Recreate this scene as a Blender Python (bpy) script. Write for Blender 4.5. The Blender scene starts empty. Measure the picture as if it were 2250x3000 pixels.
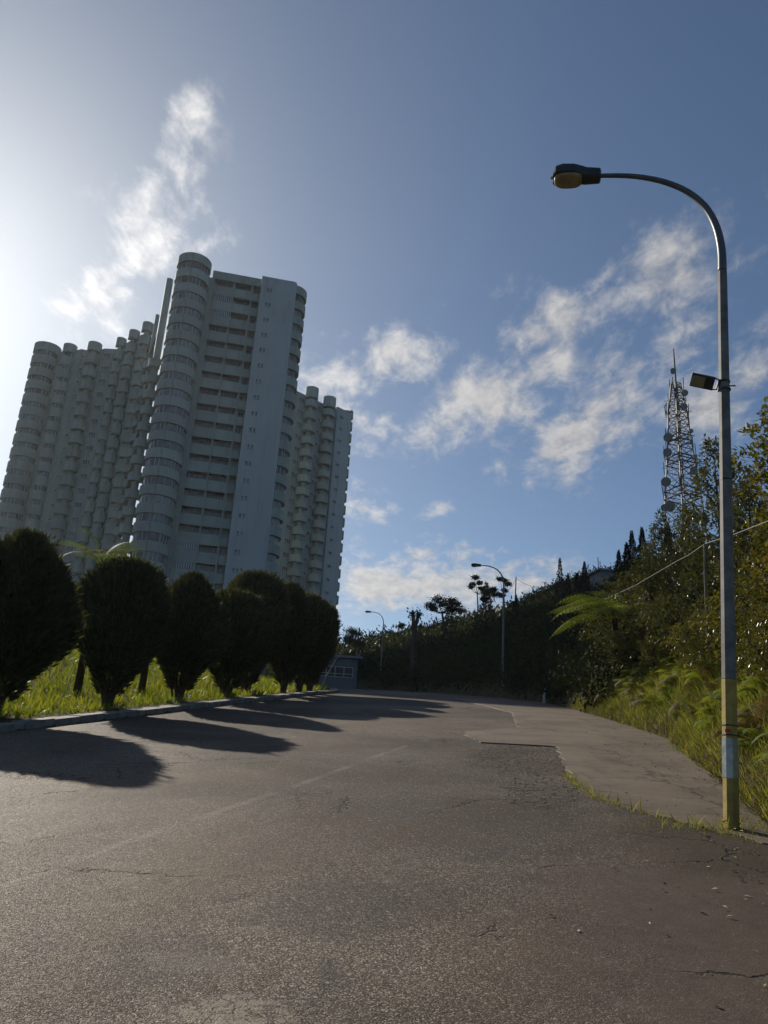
import bpy, math, random
import numpy as np
from mathutils import Vector, Matrix
random.seed(7); RNG = np.random.default_rng(11)
scene = bpy.context.scene
COL = scene.collection
rad = math.radians

# ------------------------------------------------------------------ camera
FPX, CX, CY = 2341.0, 1125.0, 1500.0           # focal length and centre in photo pixels (2250 x 3000)
PITCH, ROLL, EYE = rad(18.59), rad(3.60), 1.6
_F = np.array([0, math.cos(PITCH), math.sin(PITCH)]); _U0 = np.array([0, -math.sin(PITCH), math.cos(PITCH)]); _R0 = np.array([1.0, 0, 0])
_R = _R0*math.cos(ROLL) + _U0*math.sin(ROLL); _U = _U0*math.cos(ROLL) - _R0*math.sin(ROLL)
cam_d = bpy.data.cameras.new('camera'); cam = bpy.data.objects.new('camera', cam_d); COL.objects.link(cam)
cam_d.sensor_fit = 'VERTICAL'; cam_d.sensor_height = 36.0; cam_d.sensor_width = 27.0; cam_d.lens = 36.0*FPX/3000.0
cam_d.clip_start = 0.05; cam_d.clip_end = 8000
M = Matrix(((_R[0], _U[0], -_F[0], 0), (_R[1], _U[1], -_F[1], 0), (_R[2], _U[2], -_F[2], EYE), (0, 0, 0, 1)))
cam.matrix_world = M
scene.camera = cam

def ray(px, py): return _F + _R*(px-CX)/FPX + _U*(CY-py)/FPX
def at(px, py, dist):                          # point seen at a photo pixel at a horizontal distance
    d = ray(px, py); return d*(dist/math.hypot(d[0], d[1])) + np.array([0, 0, EYE])
def polar(az, dist): return np.array([dist*math.sin(rad(az)), dist*math.cos(rad(az))])

# ------------------------------------------------------------------ sky, sun, exposure
SUN_AZ, SUN_EL = rad(-34.9), rad(29.3)
sun_dir = Vector((math.sin(SUN_AZ)*math.cos(SUN_EL), math.cos(SUN_AZ)*math.cos(SUN_EL), math.sin(SUN_EL)))
sun_d = bpy.data.lights.new('sun', 'SUN'); sun_d.energy = 4.6; sun_d.angle = rad(0.53); sun_d.color = (1.0, 0.90, 0.76)
sun = bpy.data.objects.new('sun', sun_d); COL.objects.link(sun)
sun.rotation_euler = (-sun_dir).to_track_quat('-Z', 'Y').to_euler(); sun.location = (-60, 80, 60)

class NT:                                      # small node-tree helper
    def __init__(s, tree): s.t = tree; s.n = tree.nodes; s.l = tree.links
    def new(s, typ, **kw):
        n = s.n.new(typ)
        for k, v in kw.items(): setattr(n, k, v)
        return n
    def put(s, sock, val):
        if hasattr(val, 'is_linked'): s.l.new(val, sock)
        elif val is not None: sock.default_value = val
    def math(s, op, a, b=None, c=None, clamp=False):
        n = s.new('ShaderNodeMath', operation=op, use_clamp=clamp); s.put(n.inputs[0], a)
        if b is not None: s.put(n.inputs[1], b)
        if c is not None: s.put(n.inputs[2], c)
        return n.outputs[0]
    def vmath(s, op, a, b=None, scale=None):
        n = s.new('ShaderNodeVectorMath', operation=op); s.put(n.inputs[0], a)
        if b is not None: s.put(n.inputs[1], b)
        if scale is not None: s.put(n.inputs['Scale'], scale)
        return n.outputs['Value'] if op in ('DOT_PRODUCT', 'LENGTH', 'DISTANCE') else n.outputs[0]
    def noise(s, vec, scale, detail=4, rough=0.55, dist=0.0):
        n = s.new('ShaderNodeTexNoise'); s.put(n.inputs['Vector'], vec); n.inputs['Scale'].default_value = scale
        n.inputs['Detail'].default_value = detail; n.inputs['Roughness'].default_value = rough; n.inputs['Distortion'].default_value = dist
        return n.outputs['Fac']
    def voro(s, vec, scale, feature='F1', out='Distance', rnd=1.0):
        n = s.new('ShaderNodeTexVoronoi', feature=feature); s.put(n.inputs['Vector'], vec); n.inputs['Scale'].default_value = scale
        n.inputs['Randomness'].default_value = rnd
        return n.outputs[out]
    def ramp(s, fac, stops, interp='LINEAR'):
        n = s.new('ShaderNodeValToRGB'); s.put(n.inputs[0], fac); cr = n.color_ramp; cr.interpolation = interp
        while len(cr.elements) < len(stops): cr.elements.new(0.5)
        for e, (p, c) in zip(cr.elements, stops): e.position = p; e.color = (c[0], c[1], c[2], 1) if len(c) == 3 else c
        return n.outputs[0]
    def mapr(s, v, a, b, c=0.0, d=1.0, smooth=True):
        n = s.new('ShaderNodeMapRange', interpolation_type='SMOOTHSTEP' if smooth else 'LINEAR', clamp=True) if smooth else s.new('ShaderNodeMapRange', clamp=True)
        s.put(n.inputs[0], v); n.inputs[1].default_value = a; n.inputs[2].default_value = b; n.inputs[3].default_value = c; n.inputs[4].default_value = d
        return n.outputs[0]
    def mix(s, fac, a, b, mode='MIX'):
        n = s.new('ShaderNodeMix', data_type='RGBA', blend_type=mode); s.put(n.inputs[0], fac); s.put(n.inputs[6], a if hasattr(a, 'is_linked') else (*a, 1) if len(a) == 3 else a)
        s.put(n.inputs[7], b if hasattr(b, 'is_linked') else (*b, 1) if len(b) == 3 else b)
        return n.outputs[2]
    def bump(s, h, strength, dist=0.01, normal=None):
        n = s.new('ShaderNodeBump'); n.inputs['Strength'].default_value = strength; n.inputs['Distance'].default_value = dist; s.put(n.inputs['Height'], h)
        if normal is not None: s.put(n.inputs['Normal'], normal)
        return n.outputs[0]

world = bpy.data.worlds.new('World'); scene.world = world; world.use_nodes = True
w = NT(world.node_tree); w.n.clear()
sky = w.new('ShaderNodeTexSky', sky_type='NISHITA'); sky.sun_disc = False
sky.sun_elevation = SUN_EL; sky.sun_rotation = SUN_AZ; sky.altitude = 1500; sky.air_density = 1.0; sky.dust_density = 2.1; sky.ozone_density = 1.2
tc = w.new('ShaderNodeTexCoord'); D = tc.outputs['Generated']
def blob(px, py, s1, s2, ang, amp):            # a cloud field centred on a direction of the sky
    c = ray(px, py); c = c/np.linalg.norm(c)
    a = rad(ang); e = _R*math.cos(a) + _U*math.sin(a); e1 = e - c*(e@c); e1 /= np.linalg.norm(e1); e2 = np.cross(c, e1)
    dc = w.math('MAXIMUM', w.vmath('DOT_PRODUCT', D, tuple(c)), 0.05)
    x = w.math('DIVIDE', w.vmath('DOT_PRODUCT', D, tuple(e1/s1)), dc); y = w.math('DIVIDE', w.vmath('DOT_PRODUCT', D, tuple(e2/s2)), dc)
    r2 = w.math('ADD', w.math('MULTIPLY', x, x), w.math('MULTIPLY', y, y))
    return w.math('MULTIPLY', w.math('EXPONENT', w.math('MULTIPLY', r2, -1.0)), amp)
sep = w.new('ShaderNodeSeparateXYZ'); w.put(sep.inputs[0], D)
dz = w.math('ADD', w.math('MAXIMUM', sep.outputs[2], 0.0), 0.12)
comb = w.new('ShaderNodeCombineXYZ'); w.put(comb.inputs[0], w.math('DIVIDE', sep.outputs[0], dz)); w.put(comb.inputs[1], w.math('DIVIDE', sep.outputs[1], dz))
mp = w.new('ShaderNodeMapping'); w.put(mp.inputs[0], comb.outputs[0]); mp.inputs['Rotation'].default_value = (0, 0, rad(-48)); mp.inputs['Scale'].default_value = (1.0, 0.62, 1.0)
n_big = w.noise(mp.outputs[0], 5.6, 8, 0.60, 0.25)
n_fine = w.noise(mp.outputs[0], 19.0, 6, 0.62, 0.3)
n_far = w.noise(comb.outputs[0], 0.9, 3, 0.5)
CLOUDS = [(1180, 1060, .20, .060, 6, .80), (1430, 1170, .13, .085, 35, 1.0), (1620, 1010, .17, .080, 30, .98), (1900, 830, .17, .060, 32, .92), (1450, 1280, .09, .05, 5, .80), (1720, 1260, .12, .06, 22, .95),
          (2120, 1150, .12, .055, 25, .95), (1930, 1060, .10, .05, 25, .62), (1290, 1490, .05, .025, 20, .6), (1070, 1260, .06, .06, 50, .8), (1060, 1450, .04, .06, 70, .6), (960, 1040, .08, .06, -10, .7),
          (1210, 1705, .20, .050, -2, 1.2), (1560, 1735, .11, .030, -8, 1.05), (400, 710, .15, .056, 66, .88), (520, 400, .11, .028, 66, .72), (330, 860, .10, .06, 60, .8),
          (640, 690, .05, .03, 30, .5), (200, 600, .10, .04, 40, .3), (1850, 1370, .05, .02, 25, .5), (1600, 1420, .04, .02, 25, .4)]
tot = None
for b_ in CLOUDS:
    g = blob(*b_); tot = g if tot is None else w.math('MAXIMUM', tot, g)
# elsewhere in the sky the same broken clouds go on, as in view
fwd = w.math('MAXIMUM', w.vmath('DOT_PRODUCT', D, tuple(_F)), 0.0)
other = w.math('MULTIPLY', w.mapr(n_far, 0.50, 0.74), w.mapr(fwd, 0.52, 0.70, 0.7, 0.0))
tot = w.math('MAXIMUM', tot, other)
field = w.math('ADD', w.math('MULTIPLY', tot, 0.85), w.math('ADD', w.math('MULTIPLY', w.math('SUBTRACT', n_big, 0.5), 2.3), w.math('MULTIPLY', w.math('SUBTRACT', n_fine, 0.5), 1.1)))
dens = w.math('MULTIPLY', w.mapr(field, 0.32, 1.12), w.mapr(tot, 0.05, 0.42))
glow = w.math('POWER', w.math('MAXIMUM', w.vmath('DOT_PRODUCT', D, tuple(sun_dir)), 0.0), 9.0)
cl_b = w.math('MULTIPLY', w.math('ADD', w.mapr(n_fine, 0.3, 0.7, 0.80, 1.12), w.math('MULTIPLY', glow, 1.6)), 6.8)
cl_c = w.vmath('SCALE', (1.0, 0.965, 0.93), scale=cl_b)
hsv = w.new('ShaderNodeHueSaturation'); w.put(hsv.inputs['Color'], w.mix(1.0, sky.outputs[0], (0.87, 1.0, 1.08), 'MULTIPLY')); w.put(hsv.inputs['Saturation'], w.math('SUBTRACT', 1.0, w.math('MULTIPLY', glow, 0.35)))
skyc = w.mix(w.math('MULTIPLY', dens, 0.86), hsv.outputs[0], cl_c)
bg = w.new('ShaderNodeBackground'); w.put(bg.inputs[0], skyc); bg.inputs[1].default_value = 0.062
out = w.new('ShaderNodeOutputWorld'); w.l.new(bg.outputs[0], out.inputs[0])
vs = scene.view_settings; vs.view_transform = 'Standard'; vs.look = 'None'; vs.exposure = 0.32; vs.gamma = 1.0; vs.use_curve_mapping = False

# ------------------------------------------------------------------ materials
MATS = {}
def new_mat(name):
    m = bpy.data.materials.new(name); m.use_nodes = True; t = NT(m.node_tree); b = m.node_tree.nodes['Principled BSDF']; MATS[name] = m
    return m, t, b
def plain(name, col, rough=0.6, var=0.15, scale=3.0, spec=0.4, metal=0.0, bump=0.0, bscale=40, dirt=None, dirt_amt=0.5, obvar=0.0):
    m, t, b = new_mat(name)
    geo = t.new('ShaderNodeTexCoord').outputs['Object']
    n = t.noise(geo, scale, 6, 0.6)
    c = t.mix(t.mapr(n, 0.3, 0.7), tuple(x*(1-var) for x in col), tuple(min(1, x*(1+var)) for x in col))
    if dirt:
        st = t.new('ShaderNodeMapping'); t.put(st.inputs[0], geo); st.inputs['Scale'].default_value = (1.2, 1.2, 0.12)
        c = t.mix(t.mapr(t.noise(st.outputs[0], 1.1, 6, 0.65), 0.48, 0.75, 0, dirt_amt), c, dirt)
    if obvar:
        oi = t.new('ShaderNodeObjectInfo').outputs['Random']; c = t.vmath('SCALE', c, scale=t.mapr(oi, 0, 1, 1-obvar, 1+obvar, False))
    t.put(b.inputs['Base Color'], c); b.inputs['Roughness'].default_value = rough; b.inputs['Metallic'].default_value = metal
    b.inputs['Specular IOR Level'].default_value = spec
    if bump: t.put(b.inputs['Normal'], t.bump(t.noise(geo, bscale, 4, 0.6), bump, 0.01))
    return m
def leafmat(name, c0, c1, c2, rough=0.45, trans=0.35, tcol=(1.25, 1.2, 0.5), spec=0.5):
    m, t, b = new_mat(name)
    g = t.new('ShaderNodeNewGeometry'); rnd = g.outputs['Random Per Island']
    patch = t.noise(g.outputs['Position'], 0.45, 3, 0.5)
    f = t.math('ADD', t.math('MULTIPLY', rnd, 0.65), t.math('MULTIPLY', t.math('SUBTRACT', patch, 0.32), 0.9), clamp=True)
    c = t.ramp(f, [(0.0, c0), (0.55, c1), (1.0, c2)])
    t.put(b.inputs['Base Color'], c); b.inputs['Roughness'].default_value = rough; b.inputs['Specular IOR Level'].default_value = spec
    tr = t.new('ShaderNodeBsdfTranslucent'); t.put(tr.inputs[0], t.mix(1.0, c, tcol, 'MULTIPLY'))
    mx = t.new('ShaderNodeMixShader'); mx.inputs[0].default_value = trans
    t.l.new(b.outputs[0], mx.inputs[1]); t.l.new(tr.outputs[0], mx.inputs[2]); t.l.new(mx.outputs[0], m.node_tree.nodes['Material Output'].inputs[0])
    return m

plain('wall_paint', (0.275, 0.32, 0.305), 0.75, 0.07, 0.25, 0.3, dirt=(0.15, 0.165, 0.155), dirt_amt=0.7)
plain('panel_paint', (0.38, 0.42, 0.44), 0.75, 0.05, 0.2, 0.3, dirt=(0.22, 0.25, 0.25), dirt_amt=0.6)
plain('balcony_paint', (0.275, 0.325, 0.31), 0.75, 0.08, 0.6, 0.3, dirt=(0.16, 0.175, 0.165), dirt_amt=0.75, obvar=0.12)
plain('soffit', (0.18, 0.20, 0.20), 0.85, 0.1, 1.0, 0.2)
plain('window_glass', (0.10, 0.115, 0.12), 0.22, 0.5, 0.8, 0.6, obvar=0.6)
plain('window_frame', (0.42, 0.45, 0.45), 0.5, 0.05, 1.0)
plain('galvanised', (0.15, 0.15, 0.15), 0.62, 0.28, 7.0, 0.2, metal=0.0, dirt=(0.05, 0.05, 0.05), dirt_amt=0.5)
plain('lamp_dark', (0.035, 0.037, 0.04), 0.5, 0.2, 8.0)
plain('lamp_arm', (0.10, 0.105, 0.115), 0.42, 0.15, 4.0, metal=0.3)
plain('yellow_paint', (0.33, 0.25, 0.07), 0.6, 0.22, 9.0, dirt=(0.13, 0.10, 0.05), dirt_amt=0.8, spec=0.2)
plain('foil', (0.30, 0.32, 0.32), 0.3, 0.25, 9.0, metal=0.55, bump=0.25, bscale=14)
plain('red_tape', (0.42, 0.03, 0.035), 0.5, 0.2, 30.0)
plain('black_strap', (0.02, 0.02, 0.02), 0.6, 0.2, 8.0)
plain('lamp_bowl', (0.30, 0.25, 0.15), 0.3, 0.25, 6.0, 0.5)
plain('led_panel', (0.24, 0.22, 0.14), 0.35, 0.12, 20.0)
plain('red_steel', (0.12, 0.06, 0.055), 0.6, 0.15, 1.0)
plain('steel', (0.06, 0.065, 0.075), 0.55, 0.15, 1.0, metal=0.3)
plain('dish', (0.15, 0.155, 0.17), 0.6, 0.1, 1.0)
plain('bark', (0.07, 0.055, 0.045), 0.9, 0.3, 8.0, 0.2, bump=0.5, bscale=25)
plain('pale_bark', (0.17, 0.15, 0.12), 0.9, 0.3, 6.0, 0.2, bump=0.4, bscale=25)
plain('fern_trunk', (0.05, 0.035, 0.022), 0.95, 0.3, 12.0, 0.1, bump=0.8, bscale=30)
plain('kerb_concrete', (0.20, 0.19, 0.17), 0.85, 0.3, 3.0, 0.3, bump=0.4, bscale=60, dirt=(0.08, 0.085, 0.07), dirt_amt=0.6)
plain('hut_wall', (0.12, 0.135, 0.145), 0.8, 0.1, 1.0, 0.3, dirt=(0.2, 0.2, 0.2))
plain('roof_slab', (0.20, 0.21, 0.23), 0.8, 0.15, 1.5, 0.3)
plain('cable_sheath', (0.09, 0.09, 0.085), 0.6, 0.1, 4.0)
plain('white_post', (0.5, 0.5, 0.48), 0.7, 0.1, 4.0)
plain('dry_leaf', (0.30, 0.24, 0.15), 0.6, 0.4, 3.0)
leafmat('cypress', (0.018, 0.028, 0.015), (0.034, 0.046, 0.02), (0.08, 0.082, 0.035), 0.6, 0.34, (1.5, 1.25, 0.6), spec=0.25)
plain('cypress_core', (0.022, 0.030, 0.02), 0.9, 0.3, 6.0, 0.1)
leafmat('grass_lit', (0.05, 0.085, 0.010), (0.15, 0.19, 0.02), (0.27, 0.26, 0.05), 0.5, 0.5, (1.3, 1.2, 0.45))
leafmat('grass_bank', (0.08, 0.115, 0.022), (0.17, 0.20, 0.045), (0.33, 0.27, 0.10), 0.65, 0.5, (1.25, 1.15, 0.5), 0.2)
leafmat('fern', (0.075, 0.11, 0.018), (0.14, 0.18, 0.035), (0.23, 0.25, 0.06), 0.6, 0.46, (1.3, 1.25, 0.4), 0.2)
leafmat('dry_fern', (0.045, 0.036, 0.018), (0.095, 0.074, 0.035), (0.15, 0.115, 0.06), 0.8, 0.3, (1.2, 1.1, 0.7))
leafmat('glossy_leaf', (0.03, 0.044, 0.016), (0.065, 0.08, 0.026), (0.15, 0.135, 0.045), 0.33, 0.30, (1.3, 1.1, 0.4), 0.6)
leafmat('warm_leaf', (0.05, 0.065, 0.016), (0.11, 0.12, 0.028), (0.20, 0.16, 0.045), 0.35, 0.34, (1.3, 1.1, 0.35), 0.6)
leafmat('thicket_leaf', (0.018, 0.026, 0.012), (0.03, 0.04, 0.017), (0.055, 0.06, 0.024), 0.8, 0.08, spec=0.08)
leafmat('far_leaf', (0.022, 0.032, 0.018), (0.04, 0.052, 0.024), (0.085, 0.085, 0.035), 0.6, 0.25, spec=0.3)
leafmat('conifer', (0.010, 0.016, 0.010), (0.018, 0.026, 0.014), (0.03, 0.04, 0.018), 0.6, 0.12, spec=0.25)

def ground_mat():
    m, t, b = new_mat('earth'); P = t.new('ShaderNodeNewGeometry').outputs['Position']
    c = t.ramp(t.noise(P, 0.8, 8, 0.65), [(0.3, (0.030, 0.032, 0.014)), (0.5, (0.06, 0.055, 0.025)), (0.72, (0.10, 0.075, 0.042))])
    t.put(b.inputs['Base Color'], c); b.inputs['Roughness'].default_value = 0.95; b.inputs['Specular IOR Level'].default_value = 0.1
    t.put(b.inputs['Normal'], t.bump(t.noise(P, 9, 6, 0.7), 0.7, 0.08))
ground_mat()
def asphalt_mat():
    m, t, b = new_mat('asphalt'); uvn = t.new('ShaderNodeUVMap').outputs[0]
    s = t.new('ShaderNodeSeparateXYZ'); t.put(s.inputs[0], uvn); u, v = s.outputs[0], s.outputs[1]
    P = t.new('ShaderNodeNewGeometry').outputs['Position']
    cell = t.voro(P, 120, out='Color'); cd = t.voro(P, 120)
    cs = t.new('ShaderNodeSeparateColor'); t.put(cs.inputs[0], cell)
    cell2 = t.voro(P, 34, out='Color'); cs2 = t.new('ShaderNodeSeparateColor'); t.put(cs2.inputs[0], cell2); cd2 = t.voro(P, 34)
    stone = t.ramp(cs.outputs[0], [(0.0, (0.028, 0.023, 0.018)), (0.5, (0.074, 0.061, 0.047)), (0.8, (0.155, 0.13, 0.10)), (1.0, (0.36, 0.31, 0.25))])
    big = t.noise(P, 0.55, 6, 0.62, 0.3); mid = t.noise(P, 2.6, 6, 0.65)
    col = t.mix(t.mapr(big, 0.35, 0.68), stone, t.mix(0.5, stone, (0.098, 0.066, 0.045)))
    col = t.mix(t.mapr(mid, 0.56, 0.74, 0, 0.55), col, t.mix(0.75, stone, (0.045, 0.045, 0.05)))
    col = t.mix(t.mapr(mid, 0.44, 0.26, 0, 0.35), col, (0.17, 0.155, 0.13))
    wide = t.noise(P, 0.23, 4, 0.55, 0.6); col = t.vmath('SCALE', col, scale=t.mapr(wide, 0.34, 0.66, 0.62, 1.30))
    blot = t.noise(P, 1.15, 7, 0.7, 0.8); col = t.mix(t.mapr(blot, 0.56, 0.68, 0, 0.75), col, t.mix(0.6, stone, (0.036, 0.036, 0.042)))
    col = t.mix(t.mapr(blot, 0.40, 0.28, 0, 0.6), col, t.mix(0.5, stone, (0.21, 0.18, 0.145)))
    def spot(u0, v0, su, sv, lo=1.15, hi=0.5):
        a = t.math('DIVIDE', t.math('SUBTRACT', u, u0), su); c_ = t.math('DIVIDE', t.math('SUBTRACT', v, v0), sv)
        r = t.math('ADD', t.math('MULTIPLY', a, a), t.math('MULTIPLY', c_, c_)); return t.mapr(t.math('ADD', r, t.math('MULTIPLY', t.math('SUBTRACT', t.noise(P, 2.2, 6, 0.7), 0.5), 2.2)), lo, hi)
    dk = t.math('MAXIMUM', t.math('MAXIMUM', spot(5.6, -1.35, 0.75, 0.55), spot(9.2, -1.6, 0.8, 0.5)), t.math('MAXIMUM', spot(4.5, -2.0, 0.4, 0.35), spot(12.5, -4.8, 1.6, 0.5)))
    col = t.mix(t.math('MULTIPLY', dk, 0.62), col, t.mix(0.45, stone, (0.030, 0.030, 0.036)))
    rd = t.math('MAXIMUM', spot(6.4, -2.6, 0.8, 0.6), spot(5.0, -0.2, 1.0, 0.5)); col = t.mix(t.math('MULTIPLY', rd, 0.45), col, t.mix(0.5, stone, (0.13, 0.078, 0.055)))
    pl = t.math('MAXIMUM', spot(4.45, -1.85, 0.22, 0.35, 0.8, 0.3), spot(7.3, -4.9, 1.2, 0.8)); col = t.mix(t.math('MULTIPLY', pl, 0.45), col, t.mix(0.6, stone, (0.22, 0.19, 0.155)))
    # scattered larger pale chips
    chip = t.math('MULTIPLY', t.mapr(cs2.outputs[1], 0.93, 0.95), t.mapr(cd2, 0.45, 0.30))
    col = t.mix(t.math('MULTIPLY', chip, 0.7), col, (0.34, 0.31, 0.27))
    # long tar-dark wheel stains
    mpn = t.new('ShaderNodeMapping'); t.put(mpn.inputs[0], uvn); mpn.inputs['Scale'].default_value = (0.10, 0.7, 1)
    col = t.mix(t.mapr(t.noise(mpn.outputs[0], 1.6, 5, 0.6), 0.52, 0.72, 0, 0.5), col, t.mix(0.55, stone, (0.05, 0.047, 0.047)))
    # worn centre line
    lc = t.math('SUBTRACT', v, t.math('ADD', t.math('MULTIPLY', u, 0.092), -4.16))
    wob = t.math('ADD', t.math('ABSOLUTE', lc), t.math('MULTIPLY', t.math('SUBTRACT', t.noise(P, 14, 5, 0.7), 0.5), 0.12))
    dash = t.mapr(t.noise(P, 0.9, 2, 0.5), 0.42, 0.58)
    lm = t.math('MULTIPLY', t.math('MULTIPLY', t.mapr(wob, 0.075, 0.035), dash), t.mapr(cs.outputs[1], 0.25, 0.6))
    lm = t.math('MULTIPLY', lm, t.mapr(u, 20, 15))
    col = t.mix(t.math('MULTIPLY', lm, 0.33), col, (0.36, 0.34, 0.31))
    # smoother brown margin on the lower right
    mg = t.math('ADD', v, t.math('MULTIPLY', t.math('SUBTRACT', t.noise(P, 1.5, 5, 0.6), 0.5), 0.9))
    margin = t.mapr(mg, -0.55, 0.75)
    smooth = t.math('MULTIPLY', margin, t.mapr(u, 7.6, 7.1))
    brown = t.ramp(t.noise(P, 5, 8, 0.7), [(0.3, (0.058, 0.045, 0.036)), (0.7, (0.096, 0.073, 0.056))])
    col = t.mix(t.math('MULTIPLY', smooth, 0.8), col, brown)
    moss = t.math('MULTIPLY', t.mapr(mg, 0.25, 1.3), t.mapr(u, 6.9, 7.6))
    col = t.mix(t.math('MULTIPLY', moss, 0.75), col, t.mix(t.noise(P, 7, 5, 0.7), (0.026, 0.022, 0.016), (0.07, 0.055, 0.035)))
    # crazed areas
    wn = t.new('ShaderNodeTexNoise'); t.put(wn.inputs['Vector'], P); wn.inputs['Scale'].default_value = 9
    ed = t.voro(t.vmath('ADD', P, t.vmath('SCALE', wn.outputs['Color'], scale=0.12)), 6.5, 'DISTANCE_TO_EDGE')
    ed2 = t.voro(t.vmath('ADD', P, t.vmath('SCALE', wn.outputs['Color'], scale=0.06)), 15, 'DISTANCE_TO_EDGE')
    def area(u0, v0, su, sv):
        a = t.math('DIVIDE', t.math('SUBTRACT', u, u0), su); c_ = t.math('DIVIDE', t.math('SUBTRACT', v, v0), sv)
        r = t.math('ADD', t.math('MULTIPLY', a, a), t.math('MULTIPLY', c_, c_))
        return t.mapr(t.math('ADD', r, t.math('MULTIPLY', t.math('SUBTRACT', t.noise(P, 3.5, 4, 0.6), 0.5), 1.6)), 1.1, 0.7)
    a1 = t.math('MAXIMUM', area(14.9, -0.45, 2.6, 1.0), area(11.2, -0.1, 1.6, 0.5))
    a1 = t.math('MAXIMUM', a1, area(9.7, -6.9, 0.35, 1.2))
    lng = t.voro(t.vmath('ADD', P, t.vmath('SCALE', wn.outputs['Color'], scale=0.25)), 0.55, 'DISTANCE_TO_EDGE')
    crack = t.math('MAXIMUM', t.math('MULTIPLY', a1, t.mapr(ed, 0.09, 0.03)), t.math('MULTIPLY', t.mapr(lng, 0.012, 0.004), t.mapr(t.noise(P, 0.5, 3, 0.5), 0.50, 0.62)))
    a2 = t.math('MULTIPLY', area(3.93, -1.40, 0.22, 0.30), t.mapr(t.noise(P, 9, 4, 0.6), 0.38, 0.52))
    pale = t.math('MULTIPLY', a2, t.mapr(ed2, 0.03, 0.09))
    col = t.mix(t.math('MULTIPLY', pale, 0.75), col, (0.27, 0.235, 0.185))
    col = t.mix(t.math('MULTIPLY', crack, 0.9), col, (0.018, 0.015, 0.012))
    t.put(b.inputs['Base Color'], col)
    t.put(b.inputs['Roughness'], t.mapr(cs.outputs[2], 0.0, 1.0, 0.62, 0.92)); b.inputs['Specular IOR Level'].default_value = 0.12
    h = t.math('ADD', t.math('MULTIPLY', t.math('SUBTRACT', 1.0, cd), t.math('SUBTRACT', 1.0, t.math('MULTIPLY', smooth, 0.7))), t.math('MULTIPLY', cs.outputs[0], 0.5))
    nb = t.bump(h, 0.6, 0.006)
    nb = t.bump(t.math('SUBTRACT', t.math('MULTIPLY', big, 1.0), t.math('MULTIPLY', crack, 0.6)), 0.6, 0.06, nb)
    t.put(b.inputs['Normal'], nb)
asphalt_mat()
def concrete_mat():
    m, t, b = new_mat('apron_concrete'); P = t.new('ShaderNodeNewGeometry').outputs['Position']
    n = t.noise(P, 0.8, 7, 0.65, 0.3); f = t.noise(P, 40, 5, 0.7)
    c = t.ramp(n, [(0.28, (0.072, 0.054, 0.039)), (0.5, (0.125, 0.097, 0.070)), (0.75, (0.175, 0.14, 0.105))])
    c = t.mix(t.mapr(f, 0.55, 0.75, 0, 0.3), c, (0.22, 0.19, 0.16))
    mpn = t.new('ShaderNodeMapping'); t.put(mpn.inputs[0], P); mpn.inputs['Scale'].default_value = (1.6, 0.35, 1); mpn.inputs['Rotation'].default_value = (0, 0, rad(35))
    c = t.mix(t.mapr(t.noise(mpn.outputs[0], 1.3, 6, 0.65), 0.52, 0.75, 0, 0.6), c, (0.055, 0.04, 0.032))
    wq = t.new('ShaderNodeTexNoise'); t.put(wq.inputs['Vector'], P); wq.inputs['Scale'].default_value = 3
    le = t.voro(t.vmath('ADD', P, t.vmath('SCALE', wq.outputs['Color'], scale=0.5)), 0.42, 'DISTANCE_TO_EDGE'); c = t.mix(t.math('MULTIPLY', t.mapr(le, 0.012, 0.003), 0.75), c, (0.03, 0.024, 0.018))
    c = t.mix(t.mapr(t.noise(P, 2.4, 7, 0.7), 0.56, 0.72, 0, 0.5), c, (0.06, 0.05, 0.036))
    t.put(b.inputs['Base Color'], c); b.inputs['Roughness'].default_value = 0.8; b.inputs['Specular IOR Level'].default_value = 0.25
    t.put(b.inputs['Normal'], t.bump(t.math('ADD', f, n), 0.3, 0.012))
concrete_mat()

# ------------------------------------------------------------------ object helpers
def link(o, parent=None):
    COL.objects.link(o)
    if parent is not None: o.parent = parent
    return o
def tag(o, label=None, cat=None, group=None, kind=None):
    for k, v in (('label', label), ('category', cat), ('group', group), ('kind', kind)):
        if v: o[k] = v
    return o
def empty(name, loc=(0, 0, 0), rz=0.0):
    o = bpy.data.objects.new(name, None); o.location = tuple(loc); o.rotation_euler = (0, 0, rz); o.empty_display_size = 0.2
    return link(o)
def np_mesh(name, v, f, mat, smooth=False):
    v = np.asarray(v, np.float32); f = np.asarray(f, np.int32); k = f.shape[1]
    me = bpy.data.meshes.new(name); me.vertices.add(len(v)); me.vertices.foreach_set('co', v.ravel())
    me.loops.add(f.size); me.loops.foreach_set('vertex_index', f.ravel())
    me.polygons.add(len(f)); me.polygons.foreach_set('loop_start', np.arange(0, f.size, k, dtype=np.int32)); me.polygons.foreach_set('loop_total', np.full(len(f), k, np.int32))
    if smooth: me.polygons.foreach_set('use_smooth', np.ones(len(f), bool))
    me.update(calc_edges=True); me.materials.append(MATS[mat]); return me
def obj(name, me, parent=None, loc=(0, 0, 0), rot=(0, 0, 0), scale=(1, 1, 1)):
    o = bpy.data.objects.new(name, me); o.location = tuple(loc); o.rotation_euler = tuple(rot); o.scale = tuple(scale)
    return link(o, parent)
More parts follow.
